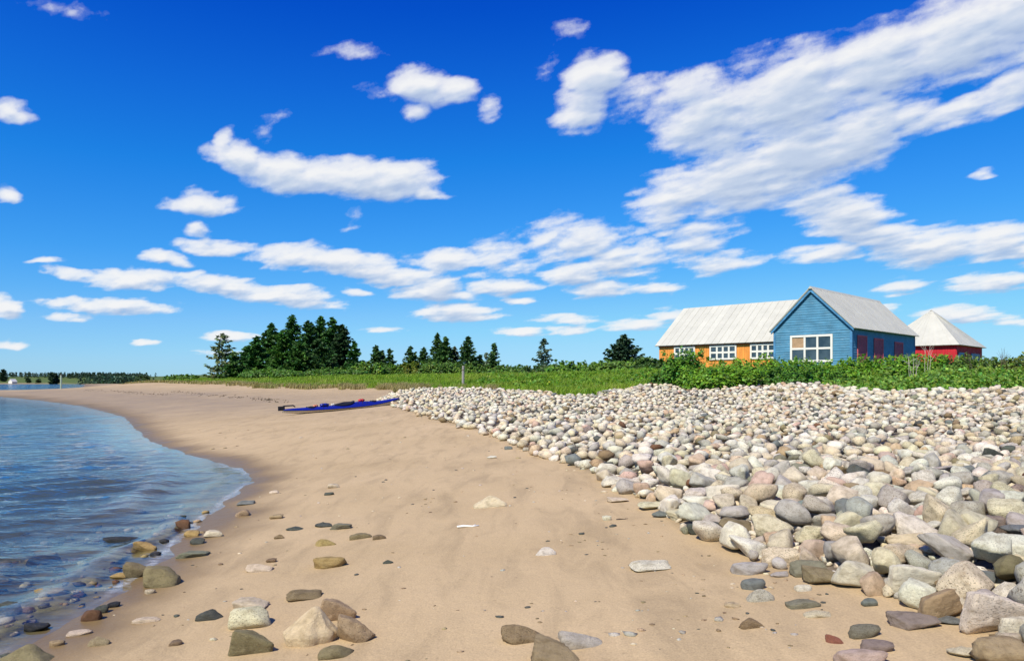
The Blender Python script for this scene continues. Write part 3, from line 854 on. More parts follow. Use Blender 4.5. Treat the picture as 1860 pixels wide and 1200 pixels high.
G1 = 'dark spruces in the dense clump on the dune'
DK = (0.020, 0.062, 0.016)
for i, (u, vt, d, w, lab, kw) in enumerate([
    (404, 607, 108, 84, 'pale grey-green ragged pine at the left end of the dense clump', dict(col=(0.060, 0.085, 0.050), dens=0.75, gaps=0.3, shape=0.55, lean=-0.03)),
    (448, 630, 112, 60, 'short dark spruce just behind the pale ragged pine', {}),
    (466, 612, 110, 84, 'dark spruce with a sloping left side, next to the short one by the pale pine', {}),
    (492, 588, 113, 80, 'tall dark spruce on the left shoulder of the dense clump', dict(col=(0.020, 0.055, 0.014))),
    (513, 600, 107, 74, 'bright green spruce standing in front of the tallest ones in the clump', dict(col=(0.024, 0.066, 0.012))),
    (531, 573, 114, 78, 'tallest dark spruce of the clump, with a sharp twin-like tip', {}),
    (560, 583, 112, 80, 'bushy spruce in the middle of the clump beside the tallest', dict(col=(0.018, 0.048, 0.014))),
    (583, 575, 116, 80, 'tall spruce right of the clump middle with a narrow pointed top', {}),
    (604, 577, 113, 76, 'tall dark spruce with a spire top near the right side of the clump', {}),
    (622, 590, 110, 78, 'very dark broad spruce at the right shoulder of the clump', dict(col=(0.012, 0.030, 0.012))),
    (644, 620, 108, 44, 'low thin spruce at the right foot of the dense clump', dict(gaps=0.2)),
    (425, 640, 106, 60, 'small bushy spruce low between the pale pine and the clump', dict(col=(0.022, 0.058, 0.014))),
    (545, 618, 104, 80, 'low green spruce in front of the clump middle', dict(col=(0.020, 0.056, 0.012))),
    (588, 625, 104, 80, 'low very dark spruce in front of the right half of the clump', dict(col=(0.014, 0.038, 0.012)))]):
    tree_at(u, vt, d, w, 'spruce_tree', lab, 300 + i, group=G1, **{**dict(col=DK, dens=1.15, shape=0.72), **kw})
G2 = 'smaller spruces along the dune to the right of the clump'
for i, (u, vt, d, w, lab, kw) in enumerate([
    (683, 628, 128, 34, 'small spruce with a thin tip, first of the three right of the dense clump', {}),
    (694, 637, 130, 30, 'shortest of the three small spruces right of the dense clump', {}),
    (708, 634, 126, 30, 'slim small spruce standing slightly apart, last of the three by the clump', dict(gaps=0.2)),
    (746, 629, 130, 42, 'spruce above the yellow-green bush on the dune', {}),
    (770, 632, 132, 40, 'round-topped spruce between the yellow bush spruce and the tall pair', {}),
    (795, 606, 130, 38, 'tallest and slimmest spruce of the group behind the wooden post', dict(gaps=0.15)),
    (809, 612, 127, 46, 'broad bright spruce leaning on the tall slim one behind the post', dict(col=(0.026, 0.062, 0.02))),
    (826, 630, 129, 36, 'brownish thin spruce just left of the wooden post', dict(col=(0.045, 0.050, 0.025), gaps=0.25)),
    (850, 612, 124, 48, 'full dark spruce just right of the wooden post', {}),
    (872, 645, 126, 20, 'tiny spruce right of the full dark one by the post', {}),
    (884, 640, 132, 28, 'pale greyish young spruce left of the dark lone spire', dict(col=(0.085, 0.11, 0.075), gaps=0.35, dens=0.7)),
    (897, 624, 124, 30, 'dark spire-shaped spruce at the right end of the group', {})]):
    tree_at(u, vt, d, w * 1.3, 'spruce_tree', lab, 400 + i, group=G2, **{**dict(col=(0.024, 0.056, 0.020), dens=1.25, shape=0.85, tuft=0.32), **kw})
tree_at(838, 626, 130, 8, 'dead_tree', 'bare thin grey snag between the spruces above the wooden post', 470, col=(0.06, 0.06, 0.05), dens=0.35, gaps=0.5, shape=0.5)
tree_at(988, 616, 88, 56, 'pine_tree', 'lone sparse pine with gaps between its branches, apart on the dune', 480, col=(0.030, 0.050, 0.042), dens=0.85, gaps=0.28, shape=0.8, droop=0.2, lowest=0.08, tuft=0.30)
tree_at(1134, 609, 82, 100, 'pine_tree', 'broad dark dense conifer on the dune left of the orange house', 490, col=(0.016, 0.036, 0.024), dens=1.5, shape=0.88, droop=0.1, lowest=0.02, tuft=0.30)

def bush(name, base, rx, ry, h, label, seed, col=(0.05, 0.115, 0.018), leaf=0.062, n=7400, group=None, kind=None, cat='bush', stems=True):
    rng = np.random.default_rng(seed)
    root = empty(name, base)
    tag(root, label, cat, group)
    nl = 11
    cx = rng.uniform(-0.72, 0.72, (nl, 2)) * np.array([rx, ry]); ch = h * rng.uniform(0.35, 0.66, nl) * (1 - 0.35 * np.linalg.norm(cx / np.array([rx, ry]), axis=1))
    cr = rng.uniform(0.34, 0.52, nl)
    k = rng.integers(0, nl, n)
    d = unit(rng.normal(0, 1, (n, 3)) + np.array([0, 0, 0.35]))
    r = rng.random(n) ** 0.30
    P = np.stack([cx[k, 0] + d[:, 0] * cr[k] * rx * r, cx[k, 1] + d[:, 1] * cr[k] * ry * r, ch[k] + d[:, 2] * cr[k] * h * 0.95 * r], 1)
    P += rng.normal(0, 0.035, P.shape)
    ok = P[:, 2] > -0.05
    P = P[ok]; d = d[ok]; n = len(P)
    # shoots that stick out on top
    ns = 46
    sx = rng.uniform(-0.85, 0.85, ns) * rx; sy = rng.uniform(-0.85, 0.85, ns) * ry
    top = np.zeros(ns)
    for i in range(ns):
        m_ = (np.abs(P[:, 0] - sx[i]) < 0.2) & (np.abs(P[:, 1] - sy[i]) < 0.2)
        top[i] = P[m_, 2].max() if m_.any() else -1
    for i in range(ns):
        if top[i] < 0: continue
        q = 9; hh = rng.uniform(0.08, 0.30)
        s = np.linspace(0, 1, q)[:, None]
        P = np.concatenate([P, np.hstack([sx[i] + s * rng.normal(0, 0.1), sy[i] + s * rng.normal(0, 0.1), top[i] + s * hh]) + rng.normal(0, 0.03, (q, 3))])
        d = np.concatenate([d, unit(rng.normal(0, 1, (q, 3)) + np.array([0, 0, 0.6]))])
    n = len(P)
    nrm = unit(d * 0.8 + rng.normal(0, 0.45, (n, 3)) + np.array([-0.2, -0.25, 0.8]))
    a = unit(np.cross(nrm, rng.normal(0, 1, (n, 3)))); b = np.cross(nrm, a)
    s = leaf * rng.uniform(0.6, 1.35, (n, 1))
    Vv, Ff = quads(P, a * s, b * s * 0.62)
    clump = 1 + 0.28 * fbm(P[:, 0] * 2.2 + seed, P[:, 1] * 2.2 + P[:, 2] * 2.6, 3, seed % 97) + 0.25 * fbm(P[:, 0] * 0.9 + seed * 2, P[:, 1] * 0.9, 2, seed % 53)
    t = tints(n, col, rng, 0.26, 0.18) * np.clip(clump, 0.55, 1.6)[:, None]
    me = mesh_np('foliage', Vv, Ff, M_LEAF, False, dict(tint=np.repeat(t, 4, 0)))
    link('foliage', me, root)
    if stems:
        m = MB()
        for i in range(9):
            e = Vector((rng.uniform(-0.7, 0.7) * rx, rng.uniform(-0.7, 0.7) * ry, h * rng.uniform(0.4, 0.8)))
            m.tube([Vector((e.x * 0.2, e.y * 0.2, -0.15)), Vector((e.x * 0.55, e.y * 0.55, e.z * 0.55)), e], [0.022, 0.016, 0.006], 5)
        m.build('stem', M_BARK, root, kind='stuff')
    return root

def bush_at(u, d, vtop, wpx, *a, deep=0.8, sink=0.0, **k):
    x = (u - HU) / FPX * d
    z = float(gz(x, d)) - sink
    h = (EYE + (HV - vtop) / FPX * d - z) / 1.04
    rx = wpx / 2 / FPX * d
    return bush(a[0], (x, d, z), rx, max(rx * deep, 0.4), h, *a[1:], **k)

G3 = 'rose bushes along the top of the stone bank'
RB = (0.135, 0.265, 0.014)
for i, (u, d, vt, w, lab, kw) in enumerate([
    (1246, 29.3, 638, 96, 'tall dark rose bush before the left windows of the orange house', dict(col=(0.090, 0.205, 0.014), n=9500)),
    (1208, 30.5, 685, 60, 'low dark rose bush at the left corner of the orange house', dict(col=(0.062, 0.155, 0.014))),
    (1283, 26.5, 676, 96, 'rounded rose bush reaching down onto the stones below the orange house', dict(n=8600)),
    (1330, 28.5, 662, 104, 'leafy rose bush under the middle window of the orange house', dict(n=8600)),
    (1392, 29.0, 655, 100, 'tall bright rose bush where the orange wall meets the blue gable', dict(n=8600)),
    (1350, 26.6, 676, 90, 'low rose bush in front of the one under the middle window', {}),
    (1448, 29.0, 662, 100, 'rose bush under the left half of the big white window', dict(n=8600)),
    (1425, 27.0, 674, 90, 'low dark rose bush on the bank below the big white window', dict(col=(0.070, 0.17, 0.014))),
    (1505, 29.0, 665, 96, 'rose bush under the right half of the big white window', {}),
    (1490, 27.0, 678, 90, 'low dark rose bush below the right end of the white window', dict(col=(0.090, 0.205, 0.014))),
    (1560, 28.5, 657, 96, 'rose bush below the first red shutter of the blue house', {}),
    (1620, 28.0, 655, 92, 'rose bush below the third red shutter of the blue house', {}),
    (1678, 28.0, 652, 92, 'rose bush below the left end of the red house', {}),
    (1735, 28.0, 656, 96, 'rose bush below the lit wall of the red house', dict(col=(0.095, 0.175, 0.02))),
    (1795, 27.5, 662, 96, 'olive rose bush right of the red house', dict(col=(0.115, 0.17, 0.026))),
    (1852, 27.0, 655, 96, 'brownish green rose bush at the right edge of the picture', dict(col=(0.12, 0.16, 0.03)))]):
    bush_at(u, d, vt, w, 'rose_bush', lab, 500 + i, group=G3, **{**dict(col=RB), **kw})
G4 = 'shrubs on the grassy dune'
for i, (u, d, vt, w, lab, kw) in enumerate([
    (1178, 47, 655, 60, 'dark shrub between the broad conifer and the orange house', dict(col=(0.05, 0.105, 0.016))),
    (1120, 62, 654, 130, 'wide low shrub under the broad dark conifer', dict(col=(0.105, 0.19, 0.02))),
    (1055, 64, 658, 120, 'wide low green shrub between the lone pine and the broad conifer', dict(col=(0.095, 0.20, 0.016))),
    (985, 70, 664, 80, 'low dark shrub at the foot of the lone sparse pine', dict(col=(0.05, 0.105, 0.018))),
    (920, 90, 664, 90, 'low shrub on the dune right of the dark spire spruce', dict(col=(0.085, 0.17, 0.018))),
    (745, 108, 652, 36, 'yellow-green bush on the dune under a spruce', dict(col=(0.15, 0.19, 0.02))),
    (672, 104, 656, 60, 'light green bush at the right foot of the spruce clump', dict(col=(0.11, 0.205, 0.02))),
    (715, 108, 661, 50, 'small green bush between the spruce clump and the yellow-green bush', dict(col=(0.10, 0.19, 0.02))),
    (800, 110, 655, 110, 'wide green undergrowth bush beneath the group of spruces behind the post', dict(col=(0.095, 0.175, 0.02))),
    (865, 108, 661, 70, 'green undergrowth bush right of the wooden post', dict(col=(0.095, 0.175, 0.02))),
    (480, 100, 668, 150, 'broad green undergrowth bush before the left half of the spruce clump', dict(col=(0.075, 0.165, 0.014))),
    (610, 100, 668, 120, 'broad green undergrowth bush before the right half of the spruce clump', dict(col=(0.072, 0.155, 0.014))),
    (262, 140, 683, 36, 'small round bush at the left tip of the grassy dune', dict(col=(0.04, 0.075, 0.018))),
    (330, 118, 681, 70, 'low bush on the grassy dune left of the pale pine', dict(col=(0.085, 0.17, 0.018)))]):
    bush_at(u, d, vt, w, 'shrub', lab, 540 + i, group=G4, leaf=0.07 + d * 0.0011, n=3400, stems=False, deep=0.6, **kw)

# dead pale stems among the bushes
G5 = 'dead plant stems among the rose bushes'
for i, (u, d, vt, n, lab) in enumerate([
    (1655, 25.5, 648, 5, 'fan of bare pale dead stems before the blue house right corner'),
    (1679, 25.5, 622, 3, 'tallest bare pale dead stems before the red house'),
    (1797, 26.0, 672, 3, 'short bent pale dead stems right of the red house'),
    (1770, 27.0, 640, 4, 'wispy dark twigs against the sky by the red house right side'),
    (1820, 26.8, 632, 5, 'wispy dark leafless twigs against the sky near the right edge')]):
    rng = np.random.default_rng(560 + i)
    x = (u - HU) / FPX * d; z = float(gz(x, d)); h = EYE + (HV - vt) / FPX * d - z
    root = empty('dead_shrub', (x, d, z)); tag(root, lab, 'plant', G5)
    for j in range(n):
        m = MB(); hh = h * rng.uniform(0.72, 1.0) if j else h
        dx = rng.uniform(-0.28, 0.28); dy = rng.uniform(-0.15, 0.15)
        pts = [Vector((dx * 0.3 + rng.normal(0, 0.02), dy, -0.1)), Vector((dx * 0.55, dy, hh * 0.5)), Vector((dx + rng.normal(0, 0.06), dy, hh))]
        m.tube(pts, [0.008, 0.006, 0.003], 5)
        for q in range(3):
            f = rng.uniform(0.45, 0.9); p0 = pts[1].lerp(pts[2], max(0, (f - 0.5) * 2))
            m.tube([p0, p0 + Vector((rng.uniform(-0.25, 0.25), rng.uniform(-0.1, 0.1), rng.uniform(0.1, 0.35)))], [0.005, 0.002], 4)
        m.build('stem', M_DEAD if i < 3 else M_BARK, root)

# dune grass
def grass(name, N, seed, region, hmin, hmax, cols, wk=0.00034):
    rng = np.random.default_rng(seed)
    P = region(rng, N)
    n = len(P)
    d = np.hypot(P[:, 0], P[:, 1])
    h = rng.uniform(hmin, hmax, n) * (1 + 0.35 * fbm(P[:, 0] * 0.5, P[:, 1] * 0.5, 2, seed % 50))
    w = np.maximum(0.012, wk * d) * rng.uniform(0.7, 1.3, n)
    az = rng.uniform(0, 2 * PI, n)
    sd = np.stack([np.cos(az), np.sin(az), np.zeros(n)], 1) * w[:, None]
    bend = np.stack([rng.normal(0.16, 0.22, n), rng.normal(0, 0.22, n), np.zeros(n)], 1) * h[:, None]
    up = np.array([0, 0, 1.0])
    m_ = P + bend * 0.35 + up * (h * 0.6)[:, None]
    t_ = P + bend + up * (h * 0.95)[:, None]
    V = np.stack([P - sd, P + sd, m_ + sd * 0.75, m_ - sd * 0.75, t_], 1).reshape(-1, 3)
    b = np.arange(n)[:, None] * 5
    Fq = b + np.array([[0, 1, 2, 3]]); Ft = b + np.array([[3, 2, 4]])
    c = np.array(cols)
    pick = np.clip(0.5 + 0.45 * fbm(P[:, 0] * 0.22, P[:, 1] * 0.22, 3, seed % 31 + 3) * 1.6 + rng.normal(0, 0.22, n), 0, 0.999) * (len(c) - 1)
    k = pick.astype(int); f = (pick - k)[:, None]
    t = (c[k] * (1 - f) + c[np.minimum(k + 1, len(c) - 1)] * f) * np.exp(rng.normal(0, 0.2, (n, 1)))
    me = mesh_np(name, V, [Fq, Ft], M_GRASS, False, dict(tint=np.repeat(t, 5, 0)))
    o = link(name, me); tag(o, kind='stuff')
    return o

def house_free(x, y):
    q = ((x - C0.x) * AXX.x + (y - C0.y) * AXX.y, (x - C0.x) * AXY.x + (y - C0.y) * AXY.y)
    return ~((q[0] > -0.3) & (q[0] < 16) & (q[1] > -0.3) & (q[1] < 19))

def veg_region(near, far, inner0, inner1):
    def f(rng, N):
        M = N * 14
        d = near * (far / near) ** rng.random(M); a = rng.uniform(-0.66, 0.72, M)
        y = d; x = np.tan(a * 0.93) * d * 1.02
        _, dw, dg, db = ground_parts(x, y)
        edge = dg + 0.5 * fbm(x * 0.9, y * 0.9, 2, 55)
        ok = (edge > inner0) & (dg < inner1) & (dw > 1.5) & house_free(x, y) & ~((x > 8.0) & (y < 34))
        x, y = x[ok][:N], y[ok][:N]
        return np.stack([x, y, gz(x, y) - 0.02], 1)
    return f
grass('dune_grass', 190000, 71, veg_region(22, 160, 0.0, 26), 0.20, 0.42, [(0.09, 0.19, 0.010), (0.17, 0.30, 0.014), (0.24, 0.34, 0.022), (0.30, 0.31, 0.06)])
def fringe(rng, N):
    M = N * 40
    d = 34 * (150 / 34) ** rng.random(M); a = rng.uniform(-0.62, -0.02, M)
    y = d; x = np.tan(a) * d
    _, dw, dg, db = ground_parts(x, y)
    cl = fbm(x * 0.8, y * 0.8, 2, 57)
    ok = (dg > -1.6) & (dg < 0.6) & (dw > 3) & (db < 0) & (cl > 0.05)
    x, y = x[ok][:N], y[ok][:N]
    return np.stack([x, y, gz(x, y) - 0.02], 1)
grass('beach_grass', 14000, 73, fringe, 0.22, 0.45, [(0.30, 0.26, 0.10), (0.36, 0.28, 0.13), (0.22, 0.24, 0.06)])

# low leafy ground cover in front of the bushes and along the bank top
def ground_cover(name, N, seed, test, col, leaf, hmax):
    rng = np.random.default_rng(seed)
    M = N * 16
    d = 14.5 * (60 / 14.5) ** rng.random(M); x = rng.uniform(-0.12, 1.08, M) * d; y = d
    z, dw, dg, db = ground_parts(x, y)
    ok = test(x, y, dg, db)
    x, y, z, dg = x[ok][:N], y[ok][:N], z[ok][:N], dg[ok][:N]
    n = len(x)
    mound = np.clip(0.5 + 0.9 * fbm(x * 0.8, y * 0.8, 3, seed), 0.1, 1.3) * smooth01(-0.3, 1.2, dg)
    P = np.stack([x, y, z + hmax * mound * rng.random(n) ** 0.5], 1)
    nrm = unit(rng.normal(0, 0.7, (n, 3)) + np.array([0, -0.2, 0.9]))
    a = unit(np.cross(nrm, rng.normal(0, 1, (n, 3)))); b = np.cross(nrm, a)
    s = (leaf * (0.6 + y / 45) * rng.uniform(0.6, 1.4, n))[:, None]
    V, F = quads(P, a * s, b * s * 0.6)
    cl = np.clip(1 + 0.35 * fbm(x * 1.7, y * 1.7, 3, seed + 5), 0.5, 1.7)[:, None]
    t = tints(n, col, rng, 0.28, 0.2) * cl
    o = link(name, mesh_np(name, V, F, M_LEAF, False, dict(tint=np.repeat(t, 4, 0)))); tag(o, kind='stuff')
ground_cover('undergrowth', 76000, 81, lambda x, y, dg, db: (dg > -0.25) & (dg < 14) & (x > 7.6) & (y < 36) & house_free(x, y), (0.150, 0.265, 0.030), 0.055, 0.55)
ground_cover('beach_plants', 34000, 83, lambda x, y, dg, db: (dg > -0.2) & (dg < 22) & (x < 9.5) & (x > -2) & (y < 58), (0.125, 0.24, 0.014), 0.06, 0.42)

# ------------------------------------------------------------------ far shore
def far_wood(name, line, n, hlo, hhi, seed, col):
    rng = np.random.default_rng(seed)
    Ps, As, Bs, Ts = [], [], [], []
    ln = [np.array(p) for p in line]
    for i in range(n):
        s = rng.random() * (len(ln) - 1); k = int(s); p = ln[k] * (1 - s + k) + ln[k + 1] * (s - k)
        x, y = p + rng.normal(0, 1, 2) * np.array([3, 9])
        z = float(gz(x, y)); h = rng.uniform(hlo, hhi); r = h * rng.uniform(0.25, 0.42)
        q = 36
        f = rng.random(q) ** 1.1; a = rng.random(q) * 2 * PI; rr = r * (1 - f ** 1.6 * 0.8) * np.sqrt(rng.random(q))
        Ps.append(np.stack([x + rr * np.cos(a), y + rr * np.sin(a), z + f * h], 1))
        As.append(unit(rng.normal(0, 1, (q, 3))) * h * 0.16); Bs.append(unit(rng.normal(0, 1, (q, 3))) * h * 0.11)
        Ts.append(tints(q, np.array(col) * rng.uniform(0.7, 1.4), rng, 0.25, 0.15))
    V, F = quads(np.concatenate(Ps), np.concatenate(As), np.concatenate(Bs))
    o = link(name, mesh_np(name, V, F, M_LEAF, False, dict(tint=np.repeat(np.concatenate(Ts), 4, 0)))); tag(o, kind='stuff')
far_wood('far_woods', [(-420, 520), (-300, 500), (-250, 480), (-232, 455)], 640, 1.8, 3.3, 91, (0.035, 0.07, 0.035))
far_wood('shore_woods', [(-226, 402), (-205, 395), (-196, 378)], 330, 1.8, 4.0, 93, (0.040, 0.085, 0.045))
def small_tree(u, d, vt, wpx, lab, seed, col):
    x = (u - HU) / FPX * d; z = float(gz(x, d)); h = EYE + (HV - vt) / FPX * d - z
    return conifer('tree', (x, d, z), h, wpx / 2 / FPX * d, lab, seed, col=col, dens=0.55, shape=0.35, tuft=0.75, group='trees on the far shore', droop=0.0)
small_tree(94, 395, 677, 12, 'dark tree on the far shore left of the pale marker post', 601, (0.014, 0.030, 0.016))
small_tree(102, 398, 678, 12, 'dark tree on the far shore nearest the pale marker post', 602, (0.014, 0.030, 0.016))
small_tree(6, 440, 671, 14, 'dark round tree above the white cabin on the far shore', 603, (0.016, 0.032, 0.02))
small_tree(50, 420, 686, 12, 'low dark tree on the far shore field right of the white cabin', 604, (0.02, 0.04, 0.02))
small_tree(70, 418, 688, 10, 'small dark shrub-like tree on the far field between cabin and post', 605, (0.024, 0.045, 0.02))
x, y = (23 - HU) / FPX * 412, 412
cb = empty('cabin', (x, y, float(gz(x, y))), -0.2); cb.scale = (0.8, 0.8, 0.8); tag(cb, 'tiny white gabled cabin by the water on the far shore', 'cabin')
m = MB(); m.box(-1.5, 1.5, -2, 2, -0.5, 1.3); m.build('wall', M_WHITE, cb)
m = MB()
for sgx in (-1, 1): m.hexa([(sgx * 1.8, -2.2, 1.1), (0, -2.2, 3.0), (0, 2.2, 3.0), (sgx * 1.8, 2.2, 1.1), (sgx * 1.8, -2.2, 1.25), (0, -2.2, 3.15), (0, 2.2, 3.15), (sgx * 1.8, 2.2, 1.25)])
m.build('roof', M_WHITE, cb)
m = MB(); m.poly([(-1.5, -1.98, 1.3), (1.5, -1.98, 1.3), (0, -1.98, 2.95)]); m.poly([(-1.5, 1.98, 1.3), (0, 1.98, 2.95), (1.5, 1.98, 1.3)]); m.build('gable_wall', M_WHITE, cb, kind='stuff')

# ------------------------------------------------------------------ posts
p = at(841, 707)
h = (707 - 664) / FPX * p.y
po = empty('wooden_post', (p.x, p.y, p.z)); tag(po, 'weathered grey wooden post standing at the top of the stone bank', 'post')
m = MB(); r_ = 0.072
m.tube([(0, 0, -0.5), (0.005, 0, h * 0.5), (0.015, 0, h * 0.96), (0.018, 0, h)], [r_, r_, r_ * 0.96, r_ * 0.8], 9); m.build('shaft', M_GREYWOOD, po)
m = MB(); m.tube([(0.016, 0, h * 0.80), (0.016, 0, h * 0.83)], [r_ * 1.06, r_ * 1.06], 9); m.build('band', M_BARK, po)
d = 122.0; x = (111 - HU) / FPX * d; z = float(gz(x, d))
po = empty('marker_post', (x, d, z)); tag(po, 'pale green marker post standing on the sand spit by the far water', 'post')
h = EYE + (HV - 681) / FPX * d - z
m = MB(); m.tube([(0, 0, -0.6), (0, 0, h)], [0.15, 0.14], 8); m.build('shaft', mat_plain('pale_green_paint', (0.34, 0.42, 0.30)), po)
m = MB(); m.tube([(0, 0, h), (0, 0, h + 0.12)], [0.17, 0.10], 8); m.build('cap', M_BARK, po)

# ------------------------------------------------------------------ kayak
pl = at(513, 755); pr = Vector((-4.55, 30.2, 0))
pl = Vector((pl.x, pl.y, pl.z + 0.02)); pr.z = EYE - (736 - HV) / FPX * pr.y
ax = pr - pl; KL = ax.length
ky = empty('kayak', pl)
ky.rotation_euler = ax.to_track_quat('X', 'Z').to_euler()
tag(ky, 'long blue sea kayak with cream hull, pulled up with its bow on the stones', 'kayak')
M_KBLUE = mat_plain('royal_blue_gelcoat', (0.008, 0.016, 0.20), 0.25, 0.5, 0.08, 2)
M_KHULL = mat_plain('cream_gelcoat', (0.60, 0.52, 0.38), 0.35, 0.4, 0.1, 2)
M_BLACK = mat_plain('black_rubber', (0.012, 0.012, 0.014), 0.5, 0.4, 0.2, 4)
M_KRED = mat_plain('red_fabric', (0.55, 0.03, 0.04), 0.6, 0.3, 0.15, 6)
M_KORANGE = mat_plain('orange_plastic', (0.75, 0.25, 0.12), 0.5, 0.4, 0.1, 4)
def kw_(t): return 0.285 * max(0.0, math.sin(PI * min(max(t, 0), 1))) ** 0.72 + 0.012
def ksheer(t): return 0.085 + 0.17 * abs(2 * t - 1) ** 2.6 * (1.15 if t > 0.5 else 0.5)
def kkeel(t): return 0.0 + 0.20 * max(0, abs(2 * t - 1) - 0.62) ** 1.6 * 4.0 * (1.0 if t > 0.5 else 0.55)
def kdeck(t): return 0.135 + 0.07 * math.exp(-((t - 0.63) / 0.13) ** 2)
NT_, NC = 48, 9
def loft(kind):
    V, F = [], []
    for i in range(NT_ + 1):
        t = i / NT_; w = kw_(t); zs = ksheer(t); zk = min(kkeel(t), zs - 0.02)
        for j in range(NC):
            a = -1 + 2 * j / (NC - 1)
            if kind == 'hull': z = zk + (zs - zk) * abs(a) ** 2.2; yy = w * math.sin(a * PI / 2)
            else: z = zs + kdeck(t) * (w / 0.297) ** 0.5 * (1 - a * a); yy = w * 1.012 * a
            V.append((t * KL, yy, z))
    for i in range(NT_):
        for j in range(NC - 1):
            a = i * NC + j; F.append((a, a + 1, a + NC + 1, a + NC))
    return np.array(V), np.array(F)
Vh, Fh = loft('hull'); link('hull', mesh_np('hull', Vh, Fh, M_KHULL, True), ky)
Vd, Fd = loft('deck'); link('deck', mesh_np('deck', Vd, Fd, M_KBLUE, True), ky)
m = MB()
for sg in (-1, 1):
    m.tube([(t * KL, sg * (kw_(t) * 1.015), ksheer(t) + 0.004) for t in np.linspace(0.005, 0.995, 40)], [0.014] * 40, 5)
m.build('seam_strip', M_BLACK, ky, kind='stuff')
def deck_z(t, y=0.0):
    w = kw_(t); a = max(-1, min(1, y / w)); return ksheer(t) + kdeck(t) * (w / 0.297) ** 0.5 * (1 - a * a)
def ring(t0_, t1_, hw, r, lift, n=26):
    pts = []
    for k in range(n + 1):
        a = 2 * PI * k / n; t = (t0_ + t1_) / 2 + (t1_ - t0_) / 2 * math.cos(a); yy = hw * math.sin(a)
        pts.append((t * KL, yy, deck_z(t, yy) + lift))
    m = MB(); m.tube(pts, [r] * len(pts), 6, False); return m
rim = ring(0.405, 0.585, 0.20, 0.026, 0.035).build('cockpit_rim', M_BLACK, ky, True)
m = MB(); n = 22
cpts = []
for k in range(n):
    a = 2 * PI * k / n; t = 0.495 + 0.088 * math.cos(a); yy = 0.19 * math.sin(a); cpts.append((t * KL, yy, deck_z(t, yy) + 0.03))
for k in range(n):
    m.poly([cpts[k], cpts[(k + 1) % n], (0.50 * KL, 0, deck_z(0.5) + 0.075)])
m.build('spray_cover', M_BLACK, rim)
for (a_, b_, hw, mt) in ((0.19, 0.26, 0.13, M_BLACK), (0.73, 0.78, 0.11, M_BLACK)):
    m = ring(a_, b_, hw, 0.018, 0.012, 18); hr = m.build('hatch', mt, ky, True)
    m = MB(); n = 18; c = []
    for k in range(n):
        a = 2 * PI * k / n; t = (a_ + b_) / 2 + (b_ - a_) / 2 * math.cos(a); yy = hw * math.sin(a); c.append((t * KL, yy, deck_z(t, yy) + 0.018))
    for k in range(n): m.poly([c[k], c[(k + 1) % n], ((a_ + b_) / 2 * KL, 0, deck_z((a_ + b_) / 2) + 0.035)])
    m.build('lid', mt, hr)
m = MB()
for t in (0.33, 0.36, 0.62, 0.66, 0.70):
    m.tube([(t * KL + dx, yy, deck_z(t, yy) + 0.012) for yy, dx in zip(np.linspace(-0.19, 0.19, 7), np.linspace(-0.1, 0.1, 7))], [0.008] * 7, 5)
m.build('deck_line', M_BLACK, ky, kind='stuff')
m = MB()
m.tube([(0.02, 0, 0.20), (-0.10, 0.0, 0.26), (0.06, 0.0, 0.33), (0.42, 0.0, 0.33), (0.50, 0, 0.27)], [0.03, 0.026, 0.026, 0.026, 0.022], 6)
m.box(-0.15, 0.10, -0.014, 0.014, 0.17, 0.33)
m.build('rudder', M_BLACK, ky)
m = MB()
m.tube([(0.985 * KL, 0, deck_z(0.985) + 0.0), (1.005 * KL, 0, deck_z(0.99) + 0.06), (0.955 * KL, 0, deck_z(0.955) + 0.03)], [0.012] * 3, 6)
m.build('carry_toggle', M_BLACK, ky)
def on_deck(t, y, dz=0.0):
    return ky.matrix_basis @ Vector((t * KL, y, deck_z(t, y) + dz))
def sack(name, t, y, sx, sy, sz, mat, lab, cat, seed, cap=None):
    loc = on_deck(t, y, sz * 0.72)
    sx, sy, sz = sx * 0.85, sy * 0.85, sz * 0.78
    loc = on_deck(t, y, sz * 0.72)
    o = empty(name, loc); o.rotation_euler = ky.rotation_euler
    tag(o, lab, cat, 'gear on the kayak deck')
    m = MB(); pts = [(-sx, 0, 0), (-sx * 0.9, 0, 0), (-sx * 0.5, 0, 0), (0, 0, 0), (sx * 0.5, 0, 0), (sx * 0.92, 0, 0), (sx, 0, 0)]
    m.tube(pts, [sz * 0.35, sz * 0.8, sz, sz * 1.04, sz * 0.97, sz * 0.75, sz * 0.3], 12)
    m.v = [(x_, y_ * sy / sz, z_) for x_, y_, z_ in m.v]
    m.build('body', mat, o, True)
    m = MB(); m.tube([(sx, 0, 0), (sx * 1.22, 0, sz * 0.15)], [sz * 0.34, sz * 0.28], 8); m.build('closure', cap or M_BLACK, o)
    for q in (-0.45, 0.45):
        m = MB(); m.tube([(sx * q - 0.012, 0, 0), (sx * q + 0.012, 0, 0)], [sz * 1.06, sz * 1.06], 12); m.v = [(x_, y_ * sy / sz, z_) for x_, y_, z_ in m.v]; m.build('strap', M_BLACK, o)
    return o
sack('dry_bag', 0.655, 0.03, 0.14, 0.10, 0.07, M_KRED, 'small red bag strapped on the kayak foredeck', 'bag', 1)
sack('float_bag', 0.265, 0.02, 0.10, 0.07, 0.055, M_KORANGE, 'small orange float on the kayak rear deck', 'float', 2)
sack('water_bottle', 0.405, -0.05, 0.09, 0.05, 0.05, M_WHITE, 'white bottle lying behind the kayak cockpit', 'bottle', 3, M_BLACK)
sack('roll_bag', 0.335, 0.0, 0.20, 0.13, 0.075, M_KBLUE, 'dark blue roll bag strapped behind the kayak cockpit', 'bag', 4)

